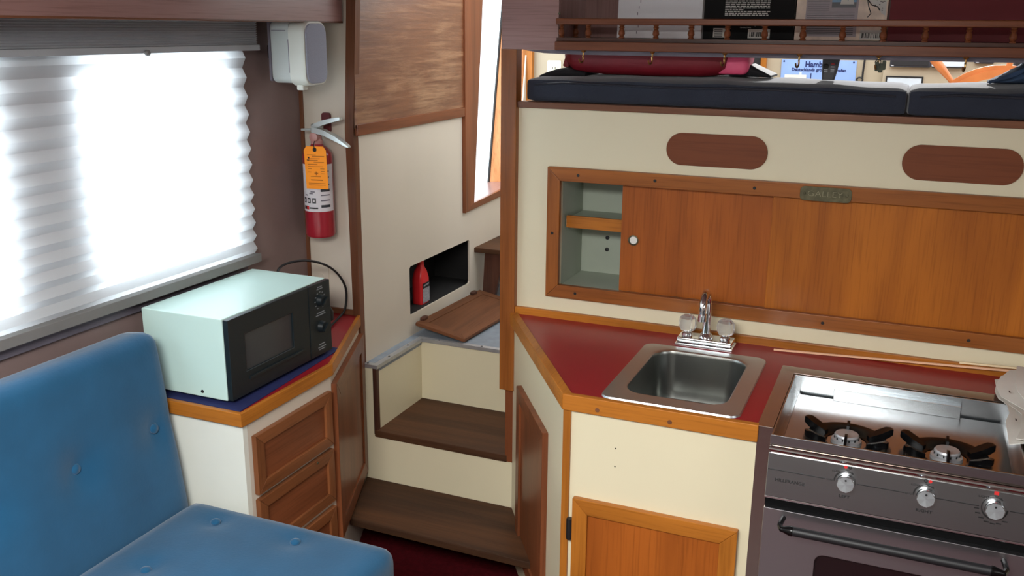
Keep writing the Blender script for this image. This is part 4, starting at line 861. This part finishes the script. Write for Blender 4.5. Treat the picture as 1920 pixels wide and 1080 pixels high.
obj('handle_lip', prism([(-1.600, 1.962, .868), (-1.600, 2.215, .868), (-1.600, 2.215, .876), (-1.600, 1.962, .876)], (.006, 0, 0), bev=.001), M['mblack'], dm)
cpn = obj('control_panel', box(-1.617, -1.600, 2.255, 2.366, .828, 1.054, .002), M['mblack'], mw)
gm = plain('grey_print', S(128, 134, 140), .6)
for z in (1.000, .917):
    dd = obj('dial', lathe([(.019, 0), (.018, .004), (.015, .014), (.0001, .015)], (-1.600, 2.312, z), EX, 24), M['mblack'], mw)
    obj('grip', obox((-1.585, 2.312, z), V((0, .8, .6)), V((0, -.6, .8)), EX, (-.016, .016), (-.003, .003), (0, .006), .001), M['mblack'], dd)
for k in range(11):
    a = math.radians(-60 + 30 * k)
    obj('dial_mark', obox((-1.5998, 2.312 + .026 * math.cos(a), 1.0 + .026 * math.sin(a)), EY, EZ, EX, (-.003, .003), (-.0015, .0015), (0, .0004)), gm, cpn)
for y, z, l in ((2.312, 1.036, .03), (2.312, 1.042, .024), (2.312, .962, .04), (2.312, .955, .05), (2.312, .862, .03), (2.312, .853, .04), (2.312, .846, .03)):
    obj('print', box(-1.6, -1.5996, y - l / 2, y + l / 2, z - .0016, z + .0016), gm, cpn)
obj('screw', lathe([(.005, 0), (.004, .002), (.0001, .003)], (-1.70, 1.888, .842), -EY, 10), M['rubber'], mw)
pw = [(-1.80, 2.372, .99), (-1.83, 2.43, 1.05), (-1.80, 2.53, 1.055), (-1.77, 2.63, 1.01), (-1.762, 2.70, .93), (-1.765, 2.70, .85), (-1.77, 2.66, .822), (-1.74, 2.55, .819), (-1.69, 2.46, .82), (-1.66, 2.41, .86), (-1.64, 2.40, .93)]
obj('power_cord', tube(curve(pw, 8), .004, 8), M['rubber'], mw)
obj('plug', lathe([(.010, 0), (.017, .006), (.018, .030), (.012, .042), (.006, .05)], (-1.632, 2.398, .905), EZ, 14), M['rubber'], mw)
wo = thing('corner_outlet', 'pale cream outlet plate on corner panel behind the microwave', 'outlet', (-1.905, 2.74, .88))
obj('cover_plate', prism(rrect((-1.893, 2.75, .92), EX, EZ, .07, .115, .006), (0, -.006, 0), bev=.002), M['cream2'], wo)
for z in (.94, .90): obj('socket', prism(rrect((-1.893, 2.744, z), EX, EZ, .034, .026, .011), (0, -.0015, 0)), M['cream2'], wo)

# ================================================================== SETTEE
sb = thing('settee_base', 'cream settee base box under the blue cushions', 'settee', (-1.5, .9, 0))
obj('front_board', box(-1.17, -1.15, -.45, 1.84, 0, .40), M['cream2'], sb); obj('top_board', box(-1.943, -1.15, -.45, 1.84, .39, .41), W('brown', 1), sb); obj('end_board', box(-1.943, -1.17, 1.82, 1.84, 0, .39), M['cream2'], sb)
SX, SY, SL = -1.720, .30, 1.545
tf = [(a, b) for a in (.147, .397) for b in (1.455 - .25 * k for k in range(5))]
sc_ = obj('seat_cushion', cushion((SX, SY, .411), EX, EY, EZ, .645, SL, .135, .04, .012, tf, td=.016, ts=.03), M['blue'], label='blue velvet seat cushion with sunken buttons, lying flat on the settee', cat='cushion', group='blue settee cushions')
def buttons(par, o, u, v, n, pts, z):
    b0 = None
    for a, b in pts:
        p = V(o) + V(u) * a + V(v) * b + V(n) * z
        if b0 is None: b0 = obj('button', lathe([(.012, -.004), (.0135, .001), (.012, .005), (.006, .008), (.0001, .009)], p, n, 18), M['blue'], par, loc=p)
        else: copy_part(b0, p, par)
buttons(sc_, (SX, SY, .411), EX, EY, EZ, tf, .133)
tl = V((-.13, 0, 1)).normalized(); nl = V((1, 0, .13)).normalized(); bo_ = V((-1.832, .30, .414))
tb_ = [(1.465 - .26 * k, .345) for k in range(5)] 
bc_ = obj('back_cushion', cushion(bo_, EY, tl, nl, 1.542, .598, .125, .04, .012, tb_, td=.026, ts=.04), M['blue'], label='blue velvet back cushion leaning upright against the hull side', cat='cushion', group='blue settee cushions')
buttons(bc_, bo_, EY, tl, nl, tb_, .114)
